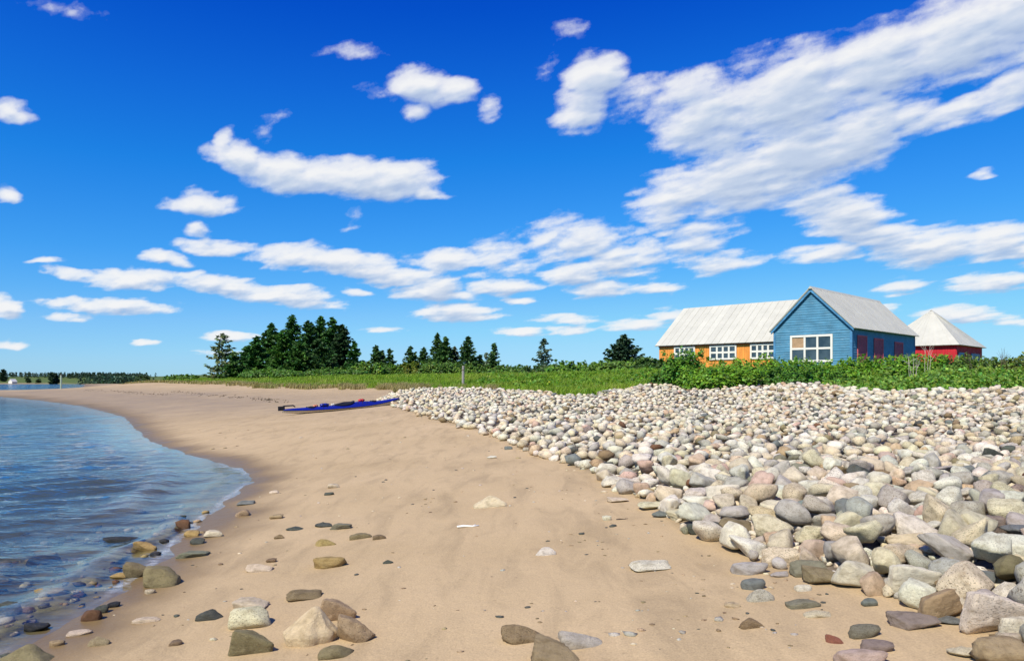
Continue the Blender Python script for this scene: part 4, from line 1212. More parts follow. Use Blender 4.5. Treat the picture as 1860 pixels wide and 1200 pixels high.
# ------------------------------------------------------------------ stones
import bmesh
def ico(sub):
    bm = bmesh.new(); bmesh.ops.create_icosphere(bm, subdivisions=sub, radius=1.0)
    v = np.array([p.co[:] for p in bm.verts]); f = np.array([[q.index for q in p.verts] for p in bm.faces]); bm.free()
    return unit(v), f
ICO = {k: ico(k) for k in (1, 2, 3, 4)}

def stone_shape(seed, sub, style):
    """unit stone: soft cut planes; style round / block / slab / wedge"""
    rng = np.random.default_rng(seed)
    v, f = ICO[sub]
    n, p, lo = {'round': (12, 14, 0.76), 'block': (9, 40, 0.60), 'slab': (9, 32, 0.66), 'wedge': (8, 42, 0.56), 'peak': (4, 13, 0.7)}[style]
    N = unit(rng.normal(0, 1, (n, 3))); D = rng.uniform(lo, 1.0, n)
    if style == 'peak':
        th = np.sort(rng.uniform(0, 2 * PI, 6)) + np.arange(6) * 0.3; ph = rng.uniform(0.55, 1.25, 6)
        N = np.concatenate([np.stack([np.sin(ph) * np.cos(th), np.sin(ph) * np.sin(th), np.cos(ph)], 1), N[:3]]); D = np.concatenate([rng.uniform(0.50, 0.68, 6), rng.uniform(0.85, 1, 3)])
    N = np.concatenate([N, [[1, 0, 0], [-1, 0, 0], [0, 1, 0], [0, -1, 0], [0, 0, 1], [0, 0, -1]]]); D = np.concatenate([D, np.full(6, 1.0)])
    dot = v @ N.T
    r = (np.maximum(dot, 1e-3) / D[None]) ** p
    r = r.sum(1) ** (-1 / p)
    w = v * r[:, None]
    k = 2.3
    bump = fbm(w[:, 0] * k + seed, w[:, 1] * k + w[:, 2] * k * 1.3, 3, seed % 89) + fbm(w[:, 2] * k + 5, w[:, 0] * k - w[:, 1] * k, 3, seed % 83)
    w = w * (1 + (0.045 if style == 'round' else 0.065) * bump)[:, None]
    if sub >= 3:
        w = w * (1 + 0.022 * fbm(w[:, 0] * 7 + w[:, 2] * 3, w[:, 1] * 7 - w[:, 2] * 5, 3, seed % 71))[:, None]
    if style == 'wedge': w[:, 2] *= 1 - 0.35 * w[:, 0]
    w /= np.abs(w).max(0)[None]
    return w, f

STYLES = ['round', 'block', 'slab', 'wedge']
ALL_STYLES = STYLES + ['peak']
HI = {s: [mesh_np('stone', *stone_shape(1000 + 37 * i + 7 * j, 3, s), M_STONE, True) for i in range(9)] for j, s in enumerate(ALL_STYLES)}
BIG = {s: [mesh_np('stone', *stone_shape(2000 + 31 * i + 5 * j, 4, s), M_STONE, True) for i in range(5)] for j, s in enumerate(ALL_STYLES)}

def ridged_stone():
    v, f = ICO[4]
    az = np.arctan2(v[:, 1], v[:, 0]); h = np.clip(v[:, 2], 0, 1)
    taper = 1 - 0.62 * h ** 0.8
    side = np.linalg.norm(v[:, :2], axis=1)
    rad = side ** 0.75 * taper * (1 + (0.075 * np.sin(7 * az + 2.0 * fbm(az * 1.3, h * 2, 2, 5)) + 0.05 * np.sin(3 * az + 1)) * smooth01(1.0, 0.55, h))
    w = np.stack([np.cos(az) * rad + 0.22 * h ** 1.5, np.sin(az) * rad, np.where(v[:, 2] > 0, h ** 1.15, v[:, 2])], 1)
    w *= (1 + 0.05 * (fbm(w[:, 0] * 2 + 3, w[:, 1] * 2 + w[:, 2] * 2, 4, 8)))[:, None]
    return w / np.abs(w).max(0)[None], f
RIDGED = mesh_np('stone', *ridged_stone(), M_STONE, True)

PAL = {'cream': (0.67, 0.56, 0.36), 'white': (0.73, 0.66, 0.49), 'pale grey': (0.48, 0.435, 0.335), 'pink': (0.60, 0.42, 0.30), 'peach': (0.63, 0.46, 0.27), 'tan': (0.42, 0.30, 0.155),
       'olive': (0.26, 0.205, 0.100), 'slate': (0.085, 0.092, 0.070), 'blue-grey': (0.19, 0.205, 0.175), 'rust brown': (0.16, 0.075, 0.033), 'purple-grey': (0.275, 0.215, 0.165), 'golden': (0.44, 0.30, 0.105),
       'black': (0.022, 0.025, 0.028), 'green-grey': (0.235, 0.222, 0.135), 'red': (0.34, 0.12, 0.075), 'brown': (0.26, 0.180, 0.090)}

def put_stone(x, y, a, b, c, style, colour, label, rz=0.0, tilt=(0.0, 0.0), sink=0.3, seed=0, big=False, group=None, zadd=0.0, jit=0.10, cat='stone'):
    rng = random.Random(seed)
    me = rng.choice((BIG if big else HI)[style])
    o = link('stone', me)
    z = float(gz(x, y))
    o.location = (x, y, z + c * (1 - 2 * sink) + zadd)
    o.scale = (a, b, c)
    o.rotation_euler = (tilt[0], tilt[1], rz)
    k = 1 + rng.uniform(-jit, jit)
    col = PAL[colour]
    o.color = (*[min(0.85, q * k * (1 + rng.uniform(-0.05, 0.05))) for q in col], 1)
    tag(o, label, cat, group)
    return o

# stones that the photograph lets one name: u, base v, width, height (pixels), style, colour, label, yaw, extra tilt
ON_SAND = 'stones lying on the sand'
AT_EDGE = 'stones at the edge of the water'
TOE = 'large stones at the foot of the stone bank'
NAMED = [
    (563, 1172, 104, 64, 'wedge', 'peach', 'large pinkish tan ridged stone with a pointed top, centre of its cluster', 0.3, 0.0, ON_SAND),
    (612, 1127, 68, 42, 'ridge', 'tan', 'brown blocky stone leaning behind the big pinkish ridged stone', 0.6, 0.25, ON_SAND),
    (650, 1166, 78, 48, 'ridge', 'tan', 'tan angular stone on the right of the big pinkish ridged stone', 0.4, 0.1, ON_SAND),
    (612, 1195, 66, 30, 'wedge', 'olive', 'small olive speckled stone in front of the big pinkish ridged stone', 0.5, 0.2, ON_SAND),
    (458, 1188, 78, 48, 'ridge', 'olive', 'dark olive speckled stone below the pale yellow pair on the sand', 0.5, 0.2, ON_SAND),
    (458, 1141, 78, 40, 'round', 'cream', 'pale yellow speckled rounded stone, front one of a pair', 0.1, 0.0, ON_SAND),
    (454, 1108, 64, 22, 'slab', 'cream', 'flat pale yellow stone lying just behind a rounder pale yellow one', 0.1, 0.0, ON_SAND),
    (385, 1125, 54, 20, 'wedge', 'slate', 'dark grey flat stone left of the pale yellow pair', 0.2, 0.1, ON_SAND),
    (290, 1066, 74, 38, 'round', 'olive', 'big smooth rounded olive tan stone on the sand at the water edge', 0.0, 0.0, AT_EDGE),
    (248, 1049, 46, 28, 'round', 'olive', 'olive stone in the shallows touching the big smooth rounded one', 0.4, 0.1, AT_EDGE),
    (600, 1031, 60, 23, 'round', 'golden', 'golden brown blocky stone alone on the open sand', 0.1, 0.0, ON_SAND),
    (591, 991, 40, 13, 'wedge', 'golden', 'small golden stone above the golden brown blocky one', 0.1, 0.0, ON_SAND),
    (471, 1038, 52, 17, 'wedge', 'cream', 'pale flat angular stone left of the golden brown blocky one', 0.2, 0.0, ON_SAND),
    (492, 1021, 20, 8, 'round', 'brown', 'small brown pebble-like stone at the corner of the pale flat angular one', 0.0, 0.0, ON_SAND),
    (588, 957, 32, 9, 'slab', 'slate', 'dark thin slate stone, left one of the pair in mid sand', 0.2, 0.1, ON_SAND),
    (619, 961, 40, 12, 'slab', 'green-grey', 'grey rounded slab, right one of the slate pair in mid sand', 0.0, 0.0, ON_SAND),
    (655, 978, 40, 11, 'slab', 'olive', 'long olive stone right of the slate pair', 0.3, 0.0, ON_SAND),
    (689, 979, 24, 9, 'slab', 'brown', 'small brown stone at the right end of the slate row', 0.4, 0.1, ON_SAND),
    (508, 978, 19, 8, 'block', 'brown', 'small dark brown stone midway between water and slate pair', 0.1, 0.0, ON_SAND),
    (536, 963, 34, 6, 'slab', 'slate', 'thin dark flat stone between the small dark brown one and the slate pair', 0.1, 0.0, ON_SAND),
    (443, 937, 32, 13, 'block', 'tan', 'tan stone on the sand beside the outermost curve of the water', 0.2, 0.0, ON_SAND),
    (445, 917, 34, 8, 'slab', 'blue-grey', 'blue-grey flat stone behind the tan one beside the curve of the water', 0.1, 0.0, ON_SAND),
    (498, 896, 18, 6, 'round', 'cream', 'tiny pale stone on the wet sand right of the water curve', 0.1, 0.0, ON_SAND),
    (607, 886, 22, 8, 'round', 'cream', 'small pale stone with a dark one just in front of it', 0.1, 0.0, ON_SAND),
    (598, 899, 18, 6, 'slab', 'slate', 'small dark stone just in front of a small pale one', 0.1, 0.0, ON_SAND),
    (501, 942, 26, 9, 'round', 'tan', 'half buried tan stone left of the slate pair, farther up the beach', 0.1, 0.0, ON_SAND),
    (550, 1090, 68, 17, 'slab', 'brown', 'long flat brownish stone behind the pinkish stone cluster', 0.35, 0.05, ON_SAND),
    (705, 1023, 20, 8, 'wedge', 'slate', 'small dark triangular stone alone in the middle of the sand', 0.2, 0.0, ON_SAND),
    (890, 921, 62, 24, 'wedge', 'cream', 'sand-covered pale stone with a peaked top in the middle of the beach', 0.2, 0.0, ON_SAND),
    (990, 1008, 40, 17, 'wedge', 'white', 'small white peaked stone alone on the sand', 0.1, 0.0, ON_SAND),
    (1180, 1037, 80, 17, 'slab', 'white', 'long flat white stone alone on the sand before the bank', 0.1, 0.0, ON_SAND),
    (948, 1167, 78, 38, 'wedge', 'brown', 'brown angular stone of the front group of three', 0.3, 0.1, ON_SAND),
    (1008, 1212, 104, 46, 'slab', 'olive', 'olive tilted slab in front of the group of three', -0.8, 0.15, ON_SAND),
    (1055, 1176, 82, 30, 'wedge', 'pale grey', 'grey and white speckled flat stone of the front group of three', 0.2, 0.0, ON_SAND),
    (1362, 1043, 66, 25, 'round', 'pale grey', 'grey and white speckled stone on the sand just off the bank', 0.1, 0.0, ON_SAND),
    (1416, 1048, 36, 11, 'slab', 'pale grey', 'small flat pale stone beside the grey and white speckled one', 0.1, 0.0, ON_SAND),
    (1368, 1071, 42, 22, 'round', 'blue-grey', 'blue-grey rounded stone set behind a crumbly pale one', 0.1, 0.0, ON_SAND),
    (1378, 1092, 54, 26, 'wedge', 'pale grey', 'crumbly pale stone in front of the blue-grey rounded one', 0.2, 0.0, ON_SAND),
    (1460, 1073, 34, 14, 'wedge', 'white', 'small white crumbly stone on the sand by the bank', 0.1, 0.0, ON_SAND),
    (1458, 1104, 62, 17, 'slab', 'green-grey', 'dark green-grey flat stone touching a crumbly pale one', 0.1, 0.0, ON_SAND),
    (1485, 1121, 52, 16, 'wedge', 'cream', 'crumbly cream stone below the dark green-grey flat one', -0.2, 0.0, ON_SAND),
    (1364, 1140, 48, 22, 'wedge', 'brown', 'brown crumbly clod-like stone on the sand', 0.2, 0.0, ON_SAND),
    (1332, 1103, 30, 9, 'slab', 'peach', 'small orange-tinted flat stone on the sand', 0.1, 0.0, ON_SAND),
    (1577, 1101, 30, 15, 'round', 'blue-grey', 'small blue-grey round stone alone before the bank', 0.1, 0.0, ON_SAND),
    (1567, 1158, 60, 28, 'slab', 'green-grey', 'pale green-grey slanting stone near the bottom edge', 0.35, 0.1, ON_SAND),
    (1592, 1184, 58, 26, 'slab', 'purple-grey', 'grey thin stone below the pale green-grey slanting one', -0.4, 0.1, ON_SAND),
    (1516, 1168, 32, 15, 'wedge', 'red', 'small reddish stone near the bottom edge', -0.3, 0.0, ON_SAND),
    (1660, 1142, 82, 30, 'slab', 'purple-grey', 'flat purple-grey speckled slab on the sand', 0.15, 0.0, ON_SAND),
    (1565, 1212, 92, 36, 'round', 'pink', 'pinkish speckled crumbly stone cut by the bottom edge', 0.1, 0.0, ON_SAND),
    (1700, 1127, 88, 52, 'slab', 'tan', 'large smooth tan disc-shaped stone leaning on the bank foot', 0.1, -0.45, TOE),
    (1800, 1152, 120, 82, 'wedge', 'white', 'largest white speckled wedge-shaped boulder at the right side', 0.3, 0.1, TOE),
    (1848, 1168, 66, 48, 'block', 'white', 'white speckled boulder cut by the right edge', 0.3, 0.0, TOE),
    (1818, 1212, 92, 56, 'block', 'tan', 'tan smooth slab-like boulder in the lower right corner', 0.2, 0.2, TOE),
    (1755, 1195, 60, 20, 'slab', 'cream', 'flat cream stone in the sand left of the corner boulder', -0.3, 0.0, TOE),
    (1730, 1135, 50, 14, 'slab', 'blue-grey', 'thin blue-grey stone under the smooth tan disc', 0.0, 0.0, TOE),
    (1585, 1081, 50, 44, 'block', 'peach', 'cream and orange blocky stone leaning on a larger white one', 0.2, 0.1, TOE),
    (1556, 1069, 82, 50, 'round', 'white', 'large white rounded stone behind the cream and orange blocky one', 0.2, 0.15, TOE),
    (1655, 1082, 94, 60, 'wedge', 'white', 'big white speckled angular stone in the middle of the bank foot', 0.2, 0.0, TOE),
    (1726, 1064, 68, 50, 'round', 'pale grey', 'grey speckled round stone right of the big white angular one', 0.3, 0.0, TOE),
    (1638, 1030, 78, 40, 'block', 'cream', 'cream flat-topped block behind the big white angular stone', 0.1, 0.1, TOE),
    (1465, 1046, 62, 30, 'block', 'green-grey', 'pale greenish stone at the sand edge with an olive stone beside it', 0.2, 0.0, TOE),
    (1496, 1062, 72, 30, 'slab', 'olive', 'olive half buried stone touching the pale greenish one', -0.2, 0.1, TOE),
    (1416, 1027, 66, 34, 'block', 'cream', 'crumbly cream stone at the tip of the bank foot', 0.1, 0.0, TOE),
    (1412, 996, 44, 32, 'block', 'peach', 'peach block sitting behind the crumbly cream stone', 0.1, 0.0, TOE),
    (1480, 1014, 58, 36, 'round', 'pink', 'pinkish finely speckled stone right of the crumbly cream one', 0.2, 0.0, TOE),
    (1525, 1022, 56, 38, 'round', 'pale grey', 'pale round stone with a hollow look, right of the pinkish speckled one', 0.2, 0.0, TOE),
    (1476, 985, 78, 32, 'block', 'cream', 'long cream block behind the pinkish speckled stone', 0.05, 0.0, TOE),
    (1268, 971, 42, 20, 'round', 'slate', 'dark greenish stone, left one of a dark pair at the bank edge', 0.1, 0.0, TOE),
    (1296, 967, 42, 20, 'round', 'slate', 'dark stone, right one of a dark pair at the bank edge', 0.2, 0.0, TOE),
    (1338, 974, 66, 30, 'slab', 'olive', 'olive slanting slab right of the dark pair', 0.35, 0.2, TOE),
    (1384, 950, 44, 26, 'slab', 'slate', 'dark slanting slab above the olive slanting one', 0.4, 0.3, TOE),
    (1211, 906, 58, 20, 'slab', 'slate', 'long flat dark stone beside a pink one at the bank edge', 0.05, 0.0, TOE),
    (1166, 900, 34, 24, 'round', 'pink', 'salmon pink round stone left of the long flat dark one', 0.1, 0.0, TOE),
    (1143, 886, 42, 20, 'wedge', 'white', 'white stone behind the salmon pink round one', 0.1, 0.0, TOE),
    (1182, 926, 52, 14, 'slab', 'cream', 'flat yellowish stone on the sand in front of the salmon pink one', 0.05, 0.0, TOE),
    (1122, 912, 38, 7, 'slab', 'cream', 'half buried flat pale stone left of the flat yellowish one', 0.05, 0.0, TOE),
    (1200, 940, 32, 12, 'slab', 'blue-grey', 'small blue-grey flat stone in front of the bank edge', -0.1, 0.0, TOE),
    (1102, 945, 16, 10, 'block', 'white', 'small white cube-like stone on the sand off the bank', 0.1, 0.0, TOE),
    (1055, 848, 24, 12, 'wedge', 'white', 'white stone at the edge of the bank beside a dark grey one', 0.1, 0.0, TOE),
    (1102, 856, 26, 18, 'block', 'slate', 'dark grey block at the edge of the bank', 0.1, 0.0, TOE),
    (1008, 829, 22, 9, 'round', 'white', 'small white stone lying just off the bank', 0.1, 0.0, ON_SAND),
    (957, 819, 18, 7, 'slab', 'pale grey', 'small pale flat stone off the bank, right of a darker one', 0.1, 0.0, ON_SAND),
    (924, 816, 16, 7, 'wedge', 'blue-grey', 'small blue-grey stone off the bank, left of a pale flat one', 0.1, 0.0, ON_SAND),
    (893, 832, 18, 5, 'slab', 'white', 'tiny white flat stone on the open sand left of the bank', 0.1, 0.0, ON_SAND),
    (1545, 945, 60, 40, 'block', 'blue-grey', 'blue-grey block in the middle of the lower bank', 0.2, 0.1, TOE),
    (1560, 880, 48, 34, 'slab', 'slate', 'dark slate slanting stone beside a tan one high in the bank', 0.5, 0.4, TOE),
    (1520, 870, 40, 26, 'block', 'brown', 'brown block left of the dark slate slanting stone', 0.2, 0.1, TOE),
    (1575, 852, 40, 26, 'wedge', 'white', 'bright white peaked stone above the dark slate slanting one', 0.1, 0.0, TOE),
    (1690, 950, 58, 36, 'round', 'pink', 'rosy pink rounded stone in the right part of the bank', 0.1, 0.0, TOE),
    (1632, 960, 60, 30, 'round', 'cream', 'long cream rounded stone left of the rosy pink one', 0.1, 0.0, TOE),
    (1705, 1000, 30, 40, 'wedge', 'golden', 'golden upright stone in the right part of the bank', 0.2, 0.2, TOE),
    (1805, 970, 54, 34, 'round', 'purple-grey', 'purple-grey speckled round stone near the right edge', 0.1, 0.0, TOE),
    (1840, 930, 60, 22, 'slab', 'blue-grey', 'long blue-grey flat stone at the right edge of the bank', 0.05, 0.0, TOE),
    (1800, 838, 36, 24, 'wedge', 'slate', 'dark bluish wedge high on the bank near the right edge', 0.2, 0.2, TOE),
    (1840, 1060, 70, 52, 'block', 'olive', 'large smooth olive stone at the right edge above the white boulders', 0.2, 0.2, TOE),
    (1784, 1068, 56, 30, 'round', 'blue-grey', 'blue-grey stone above the largest white wedge-shaped boulder', 0.2, 0.0, TOE),
    (218, 992, 78, 20, 'round', 'black', 'long black wet stone in the shallow water', 0.1, 0.0, AT_EDGE),
    (264, 1001, 44, 20, 'wedge', 'golden', 'golden wet stone right of the long black one in the water', 0.3, 0.1, AT_EDGE),
    (332, 962, 28, 20, 'block', 'rust brown', 'rust brown stone at the water edge below a small black one', 0.1, 0.0, AT_EDGE),
    (332, 944, 18, 12, 'wedge', 'slate', 'small black stone just above the rust brown one in the shallows', 0.1, 0.0, AT_EDGE),
    (388, 975, 38, 13, 'slab', 'cream', 'flat pale stone on the wet sand edge, right one of two', 0.2, 0.0, AT_EDGE),
    (350, 974, 34, 11, 'slab', 'golden', 'flat yellowish stone on the wet sand edge, left one of two', 0.2, 0.0, AT_EDGE),
    (360, 988, 32, 11, 'slab', 'slate', 'dark slate stone lying below the two flat pale ones', 0.1, 0.0, AT_EDGE),
    (350, 1012, 60, 13, 'slab', 'green-grey', 'dark green-grey flat stone on the wet sand', 0.15, 0.0, AT_EDGE),
    (218, 1052, 40, 14, 'slab', 'golden', 'ochre flat stone in the shallows left of the smooth rounded one', 0.1, 0.0, AT_EDGE),
    (165, 1128, 36, 24, 'block', 'rust brown', 'rust red stone at the end of a dark row on the wet sand', 0.3, 0.1, AT_EDGE),
    (183, 1114, 26, 16, 'round', 'slate', 'dark stone in the middle of the row behind the rust red one', 0.3, 0.0, AT_EDGE),
    (205, 1103, 24, 11, 'round', 'black', 'small black stone at the far end of the dark row', 0.3, 0.0, AT_EDGE),
    (66, 1147, 46, 17, 'block', 'black', 'dark navy wet stone near the lower left shore', 0.1, 0.0, AT_EDGE),
    (14, 1118, 52, 28, 'block', 'slate', 'dark wet stone cut by the left edge', 0.1, 0.0, AT_EDGE),
    (48, 1210, 110, 44, 'peak', 'olive', 'large dark olive boulder in the lower left corner', 0.3, 0.1, AT_EDGE),
    (180, 1172, 40, 20, 'wedge', 'tan', 'small tan stone right of the dark olive corner boulder', 0.3, 0.1, ON_SAND),
    (103, 1173, 28, 12, 'round', 'tan', 'small light brown stone above the dark olive corner boulder', 0.2, 0.0, ON_SAND),
    (146, 1153, 44, 12, 'slab', 'cream', 'flat pale stone on the sand below the rust red one', 0.3, 0.0, ON_SAND),
    (268, 1130, 48, 10, 'slab', 'cream', 'thin flat pale stone pair-like on the sand near the dark row', 0.0, 0.0, ON_SAND),
    (272, 1078, 20, 9, 'round', 'cream', 'tiny cream stone in front of the big smooth rounded one', 0.0, 0.0, ON_SAND),
    (321, 1172, 26, 11, 'round', 'brown', 'small brown stone alone on the lower sand', 0.0, 0.0, ON_SAND),
    (85, 1012, 40, 14, 'round', 'golden', 'yellowish wet stone out in the shallows near the left side', 0.2, 0.0, AT_EDGE),
    (85, 1030, 60, 22, 'round', 'black', 'black wet stone out in the shallows in front of a yellowish one', 0.1, 0.0, AT_EDGE),
    (30, 1045, 50, 16, 'round', 'black', 'black wet stone in the water at the left edge', 0.1, 0.0, AT_EDGE),
    (95, 1083, 56, 18, 'round', 'golden', 'yellow-brown stone awash at the little wave line', 0.1, 0.0, AT_EDGE)]
placed = []                                        # (x, y, r)
land = []                                          # landmarks for the labels of the bank's stones
for i, (u, v, w, h, sty, colr, lab, yaw, tl, grp) in enumerate(NAMED):
    p = at(u, v)
    a = w / 2 / FPX * p.y
    if sty == 'wedge' and grp == ON_SAND: sty = 'peak'
    if sty == 'ridge': sty = 'wedge'
    sink = 0.31 if h / w > 0.3 else 0.38
    if grp == TOE: sink = 0.14
    vis = h / FPX * p.y
    sa = (EYE - p.z) / p.y                         # how steeply the eye looks down on it
    b = a * (0.62 if sty != 'wedge' else 0.55) if h / w < 0.75 else a * 0.8
    if grp == AT_EDGE and p.z < 0: sink = 0.12
    c = max((vis - b * sa * 0.9) / (2 - 2 * sink), a * 0.22) * (1.2 if sty == 'peak' else 1)
    y = p.y + b * 0.75
    x = p.x * y / p.y
    o = put_stone(x, y, a, b, c, sty, colr, lab, yaw * 0.5, (tl * 0.4, tl), sink, 50 + i, a > 0.11, grp)
    if i == 0: o.data = RIDGED
    placed.append((x, y, max(a, b) * 0.92))
    if grp == TOE: land.append((x, y, lab))

# the stone bank: packed by size, largest first; nearest and largest to the eye become objects
class Hash:
    def __init__(s, cell=0.25): s.c = cell; s.g = {}
    def near(s, x, y, r):
        k = int((r + 0.22) / s.c) + 1; ix, iy = int(x // s.c), int(y // s.c)
        for i in range(ix - k, ix + k + 1):
            for j in range(iy - k, iy + k + 1):
                yield from s.g.get((i, j), ())
    def add(s, x, y, r): s.g.setdefault((int(x // s.c), int(y // s.c)), []).append((x, y, r))
HS = Hash()
for q in placed: HS.add(*q)
rng = np.random.default_rng(17)
stones = []
def throw(N, rfun, tight, ymin, ymax, seed, pad=0.0):
    r_ = np.random.default_rng(seed)
    y = ymin * (ymax / ymin) ** r_.random(N) if ymin > 0 else r_.uniform(ymin, ymax, N)
    x = r_.uniform(-0.22, 1.10, N) * y + r_.uniform(-0.3, 0.3, N)
    db = sdf(BANK, x, y) + (0.12 + 0.012 * y) * fbm(x * 1.1, y * 1.1, 2, 63) - 0.06 + 0.006 * y
    ok = db > pad
    x, y, db = x[ok], y[ok], db[ok]
    R = rfun(x, y, db, r_)
    o = np.argsort(-R * np.exp(r_.normal(0, 0.12, len(R))))
    for i in o:
        xi, yi, ri = float(x[i]), float(y[i]), float(R[i])
        good = True
        for (qx, qy, qr) in HS.near(xi, yi, ri):
            if (qx - xi) ** 2 + (qy - yi) ** 2 < ((qr + ri) * tight) ** 2: good = False; break
        if good:
            HS.add(xi, yi, ri); stones.append((xi, yi, ri, float(db[i])))
def size_near(x, y, db, r_):
    base = 0.100 * np.exp(-np.clip(db, 0, 6) * 0.10) * (0.84 + 0.16 * np.exp(-np.clip(y - 5, 0, 40) / 9)) + 0.013
    return base * np.clip(np.exp(r_.normal(-0.08, 0.30, len(x))), 0.5, 1.25)
throw(32000, size_near, 0.84, 2.9, 14, 5)
throw(42000, size_near, 0.85, 13, 44, 6)
throw(9000, lambda x, y, db, r_: r_.uniform(0.022, 0.05, len(x)) * (1 + y * 0.02), 0.70, 2.9, 10, 8)
stones = [s_ for s_ in stones if -0.2 < s_[0] / s_[1] < 1.08]

names = list(PAL)
wts = dict(zip(names, [0.33, 0.35, 0.19, 0.03, 0.04, 0.022, 0.009, 0.016, 0.02, 0.008, 0.008, 0.0, 0.0, 0.015, 0.0, 0.02]))
pc = np.array([wts[n_] for n_ in names]); pc = pc / pc.sum()
inview = lambda s_: s_[0] / s_[1] < 0.69 and (EYE - 0.45) / s_[1] < 0.372
order = sorted(range(len(stones)), key=lambda i: -(stones[i][2] / stones[i][1]) * (1 if inview(stones[i]) else 0.0))
N_OBJ = max(0, 292 - len(NAMED))
chosen = order[:N_OBJ]; chosen_set = set(chosen)
rng = np.random.default_rng(23)
attrs_ = []
for i, s_ in enumerate(stones):
    colr = names[rng.choice(len(names), p=pc)]
    sty = STYLES[rng.choice(4, p=[0.24, 0.38, 0.14, 0.24])]
    r = s_[2]
    if r / s_[1] > 0.013 and colr in ('slate', 'brown', 'olive', 'rust brown', 'purple-grey', 'green-grey', 'tan'): colr = ('white', 'cream', 'pale grey')[i % 3]
    a = r * rng.uniform(0.96, 1.24); b = r * rng.uniform(0.74, 1.0); c = r * (rng.uniform(0.34, 0.5) if sty == 'slab' else rng.uniform(0.55, 0.85))
    attrs_.append((colr, sty, a, b, c, rng.uniform(0, PI), rng.normal(0, 0.30), rng.normal(0, 0.30), rng.uniform(-0.25, 0.55)))
SHAPE_WORD = {'round': 'rounded', 'block': 'blocky', 'slab': 'flat', 'wedge': 'wedge-shaped', 'peak': 'peaked'}
SHORT = {}
for x, y, lab in land:
    s_ = lab
    for cut in (' leaning', ' behind', ' beside', ' left', ' right', ' at ', ' in ', ' on ', ' above', ' touching', ' sitting', ' with', ' cut', ' near', ' high', ',', ' under', ' off', ' one of', ' set'):
        k = s_.find(cut)
        if k > 8: s_ = s_[:k]
    SHORT[(x, y)] = 'the ' + s_
ORD = ['', 'second ', 'third ', 'fourth ', 'fifth ', 'sixth ', 'seventh ', 'eighth ', 'ninth ', 'tenth ']
seen_l = {}
used_l = set(q[6] for q in NAMED)
key_count = {}
def bank_label(i):
    x, y = stones[i][:2]; colr, sty = attrs_[i][:2]
    cand = sorted(land, key=lambda q: (q[0] - x) ** 2 + (q[1] - y) ** 2)
    for lx, ly, ll in cand[:6]:
        dx, dy = x - lx, y - ly
        if abs(dy) > abs(dx) * 0.8: rel = 'behind' if dy > 0 else 'in front of'
        else: rel = 'right of' if dx > 0 else 'left of'
        lab = f'{colr} {SHAPE_WORD[sty]} stone just {rel} {SHORT[(lx, ly)]}'
        if len(lab.split()) > 16: continue
        if lab not in used_l:
            used_l.add(lab); return lab
    for n_, w in enumerate(ORD[1:], 1):
        lx, ly, ll = cand[0]
        lab = f'{w}nearest {colr} {SHAPE_WORD[sty]} stone to {SHORT[(lx, ly)]}'
        if lab not in used_l: used_l.add(lab); return lab
    return f'{colr} {SHAPE_WORD[sty]} stone in the bank'
for i in sorted(chosen, key=lambda i: stones[i][1]):
    x, y, r, db = stones[i]; colr, sty, a, b, c, rz, t1, t2, up = attrs_[i]
    put_stone(x, y, a, b, c, sty, colr, bank_label(i), rz, (t1, t2), 0.12, 700 + i, a > 0.15, 'stones of the bank', zadd=r * up * min(1, max(0, db * 2)))

def joined_stones(name, items, sub, seed):
    protos = [stone_shape(3000 + 11 * k + sub, sub, STYLES[k % 4]) for k in range(24)]
    Vs, Fs, Ts, Rs = [], [], [], []; base = 0
    r_ = np.random.default_rng(seed)
    xs = np.array([q[0] for q in items]); ys = np.array([q[1] for q in items]); zs = gz(xs, ys)
    for k, (x, y, a, b, c, rz, t1, t2, sty, col, lift) in enumerate(items):
        v, f = protos[int(r_.integers(0, 6)) * 4 + STYLES.index(sty)]
        m3 = np.array((Matrix.Rotation(rz, 3, 'Z') @ Matrix.Rotation(t2, 3, 'Y') @ Matrix.Rotation(t1, 3, 'X')))
        w = (v * np.array([a, b, c])) @ m3.T + np.array([x, y, zs[k] + lift])
        Vs.append(w); Fs.append(f + base); base += len(v)
        kk = np.array(col) * (1 + r_.uniform(-0.12, 0.12)) * (1 + r_.uniform(-0.05, 0.05, 3))
        Ts.append(np.tile(kk, (len(v), 1))); Rs.append(np.full(len(v), r_.random()))
    o = link(name, mesh_np(name, np.concatenate(Vs), np.concatenate(Fs), M_STONES, sub > 1, dict(tint=np.concatenate(Ts), rnd=np.concatenate(Rs))))
    tag(o, kind='stuff'); return o
near, mid, far = [], [], []
for i, s_ in enumerate(stones):
    if i in chosen_set: continue
    x, y, r, db = s_; colr, sty, a, b, c, rz, t1, t2, up = attrs_[i]
    it = (x, y, a, b, c, rz, t1, t2, sty, PAL[colr], c * 0.72 + r * up * min(1, max(0, db * 2)))
    (near if y < 9.5 and r > 0.04 else mid if y < 21 else far).append(it)
# pebbles and cobbles that fill the gaps underneath
r_ = np.random.default_rng(29)
n = 5000
y = 2.9 * (30 / 2.9) ** r_.random(n); x = r_.uniform(-0.2, 1.08, n) * y
db = sdf(BANK, x, y); ok = db > 0.05; x, y = x[ok], y[ok]
for k in range(len(x)):
    rr = r_.uniform(0.03, 0.07) * (0.8 + y[k] * 0.03)
    mid.append((x[k], y[k], rr, rr * 0.8, rr * 0.6, r_.uniform(0, 3), 0.2, 0.1, STYLES[r_.integers(0, 3)], PAL[names[r_.choice(len(names), p=pc)]], 0.0))
joined_stones('cobbles', near, 2, 1)
joined_stones('bank_cobbles', mid, 1, 2)
joined_stones('upper_bank_cobbles', far, 1, 3)

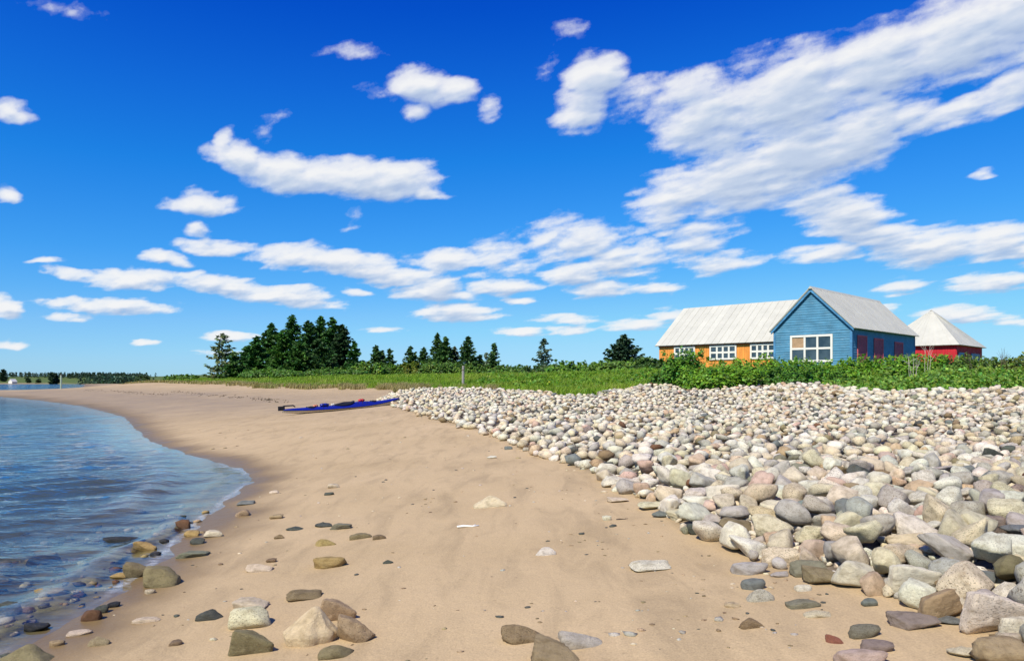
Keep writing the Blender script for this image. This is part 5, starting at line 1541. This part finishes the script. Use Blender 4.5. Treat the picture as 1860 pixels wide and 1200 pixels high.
# small shore gravel, stones under the shallow water, and bits scattered on the sand
it = []
r_ = np.random.default_rng(41)
n = 5200
y = r_.uniform(3.6, 10.5, n); x = -3.0 + r_.uniform(-3.6, 0.3, n)
dw = shore(x, y); pr_ = np.clip(1.0 - (y - 4) / 6.0, 0, 1)
ok = (dw < 0.12) & (dw > -2.3) & (r_.random(n) < pr_ * np.where(dw > -0.1, 0.03, 0.28))
for xx, yy in zip(x[ok], y[ok]):
    rr = min(0.05, 0.018 * math.exp(r_.normal(0.4, 0.5)))
    it.append((xx, yy, rr * 1.25, rr, rr * 0.6, r_.uniform(0, 3), r_.normal(0, 0.1), r_.normal(0, 0.1), STYLES[r_.integers(0, 3)], PAL[['golden', 'olive', 'brown', 'slate', 'cream', 'rust brown', 'black', 'tan'][r_.integers(0, 8)]], rr * 0.3))
n = 1500
y = 3.6 * (24 / 3.6) ** r_.random(n); x = r_.uniform(-0.66, 0.45, n) * y
dw = shore(x, y); db = sdf(BANK, x, y)
cl = fbm(x * 0.5, y * 0.5, 2, 47)
ok = (dw > 0.1) & (db < -0.05) & ((r_.random(n) < 0.22) | (cl > 0.25) | (db > -0.5))
for xx, yy in zip(x[ok], y[ok]):
    rr = 0.008 * math.exp(r_.normal(0.2, 0.5)) * (0.8 + yy * 0.06)
    it.append((xx, yy, rr * 1.4, rr, rr * 0.55, r_.uniform(0, 3), 0, 0, STYLES[r_.integers(0, 3)], PAL[['slate', 'brown', 'cream', 'tan', 'olive', 'pale grey'][r_.integers(0, 6)]], 0.0))
joined_stones('pebbles', it, 1, 5)

# dried weed along the old tide lines
r_ = np.random.default_rng(51)
Ps, As, Bs, Ts = [], [], [], []
for (pts, n, wd) in (([(-30, 66), (-22, 54), (-15, 44), (-11.5, 38)], 420, 0.30), ([(-48, 84), (-36, 70), (-27, 58)], 300, 0.5)):
    pts = np.array(pts); s = r_.random(n) * (len(pts) - 1); k = s.astype(int)
    p = pts[k] * (1 - s + k)[:, None] + pts[k + 1] * (s - k)[:, None] + r_.normal(0, wd, (n, 2))
    ok = fbm(p[:, 0] * 0.6, p[:, 1] * 0.6, 3, 71) > -0.02
    p = p[ok]; n = len(p)
    Ps.append(np.stack([p[:, 0], p[:, 1], gz(p[:, 0], p[:, 1]) + 0.015], 1))
    a = unit(np.stack([r_.normal(0, 1, n), r_.normal(0, 0.5, n), r_.normal(0, 0.25, n)], 1)); As.append(a * r_.uniform(0.04, 0.10, (n, 1)))
    Bs.append(unit(np.cross(a, r_.normal(0, 1, (n, 3)))) * 0.025); Ts.append(tints(n, (0.11, 0.08, 0.05), r_, 0.4, 0.1))
V, F = quads(np.concatenate(Ps), np.concatenate(As), np.concatenate(Bs))
tag(link('dried_seaweed', mesh_np('dried_seaweed', V, F, M_LEAF, False, dict(tint=np.repeat(np.concatenate(Ts), 4, 0)))), kind='stuff')

# small driftwood
for (u, v, ln, ang, lab, mt) in ((850, 957, 40, 0.15, 'short bleached white stick lying on the open sand', M_WHITE), (1110, 717, 34, -0.2, 'grey driftwood branch lying at the top of the bank under the grass', M_GREYWOOD),
                                 (1130, 943, 22, 0.1, 'thin brown twig on the sand beside the bank', M_BARK)):
    p = at(u, v); L_ = ln / FPX * p.y
    r0 = max(0.008, L_ * 0.06) if mt is M_WHITE else max(0.006, L_ * 0.045)
    o = empty('driftwood', (p.x, p.y, p.z + r0 * 0.6 + (0.12 if v < 800 else 0)), ang); tag(o, lab, 'stick')
    m = MB(); q = [(-L_ / 2, 0, 0), (-L_ * 0.2, L_ * 0.02, r0 * 0.3), (L_ * 0.2, -L_ * 0.02, 0), (L_ / 2, L_ * 0.04, r0 * 0.4)]
    m.tube(q, [r0 * 0.7, r0, r0 * 0.8, r0 * 0.5], 7); m.build('branch', mt, o, True)
    m = MB(); m.tube([q[2], (L_ * 0.36, L_ * 0.12, r0)], [r0 * 0.55, r0 * 0.3], 6); m.build('twig', mt, o, True)
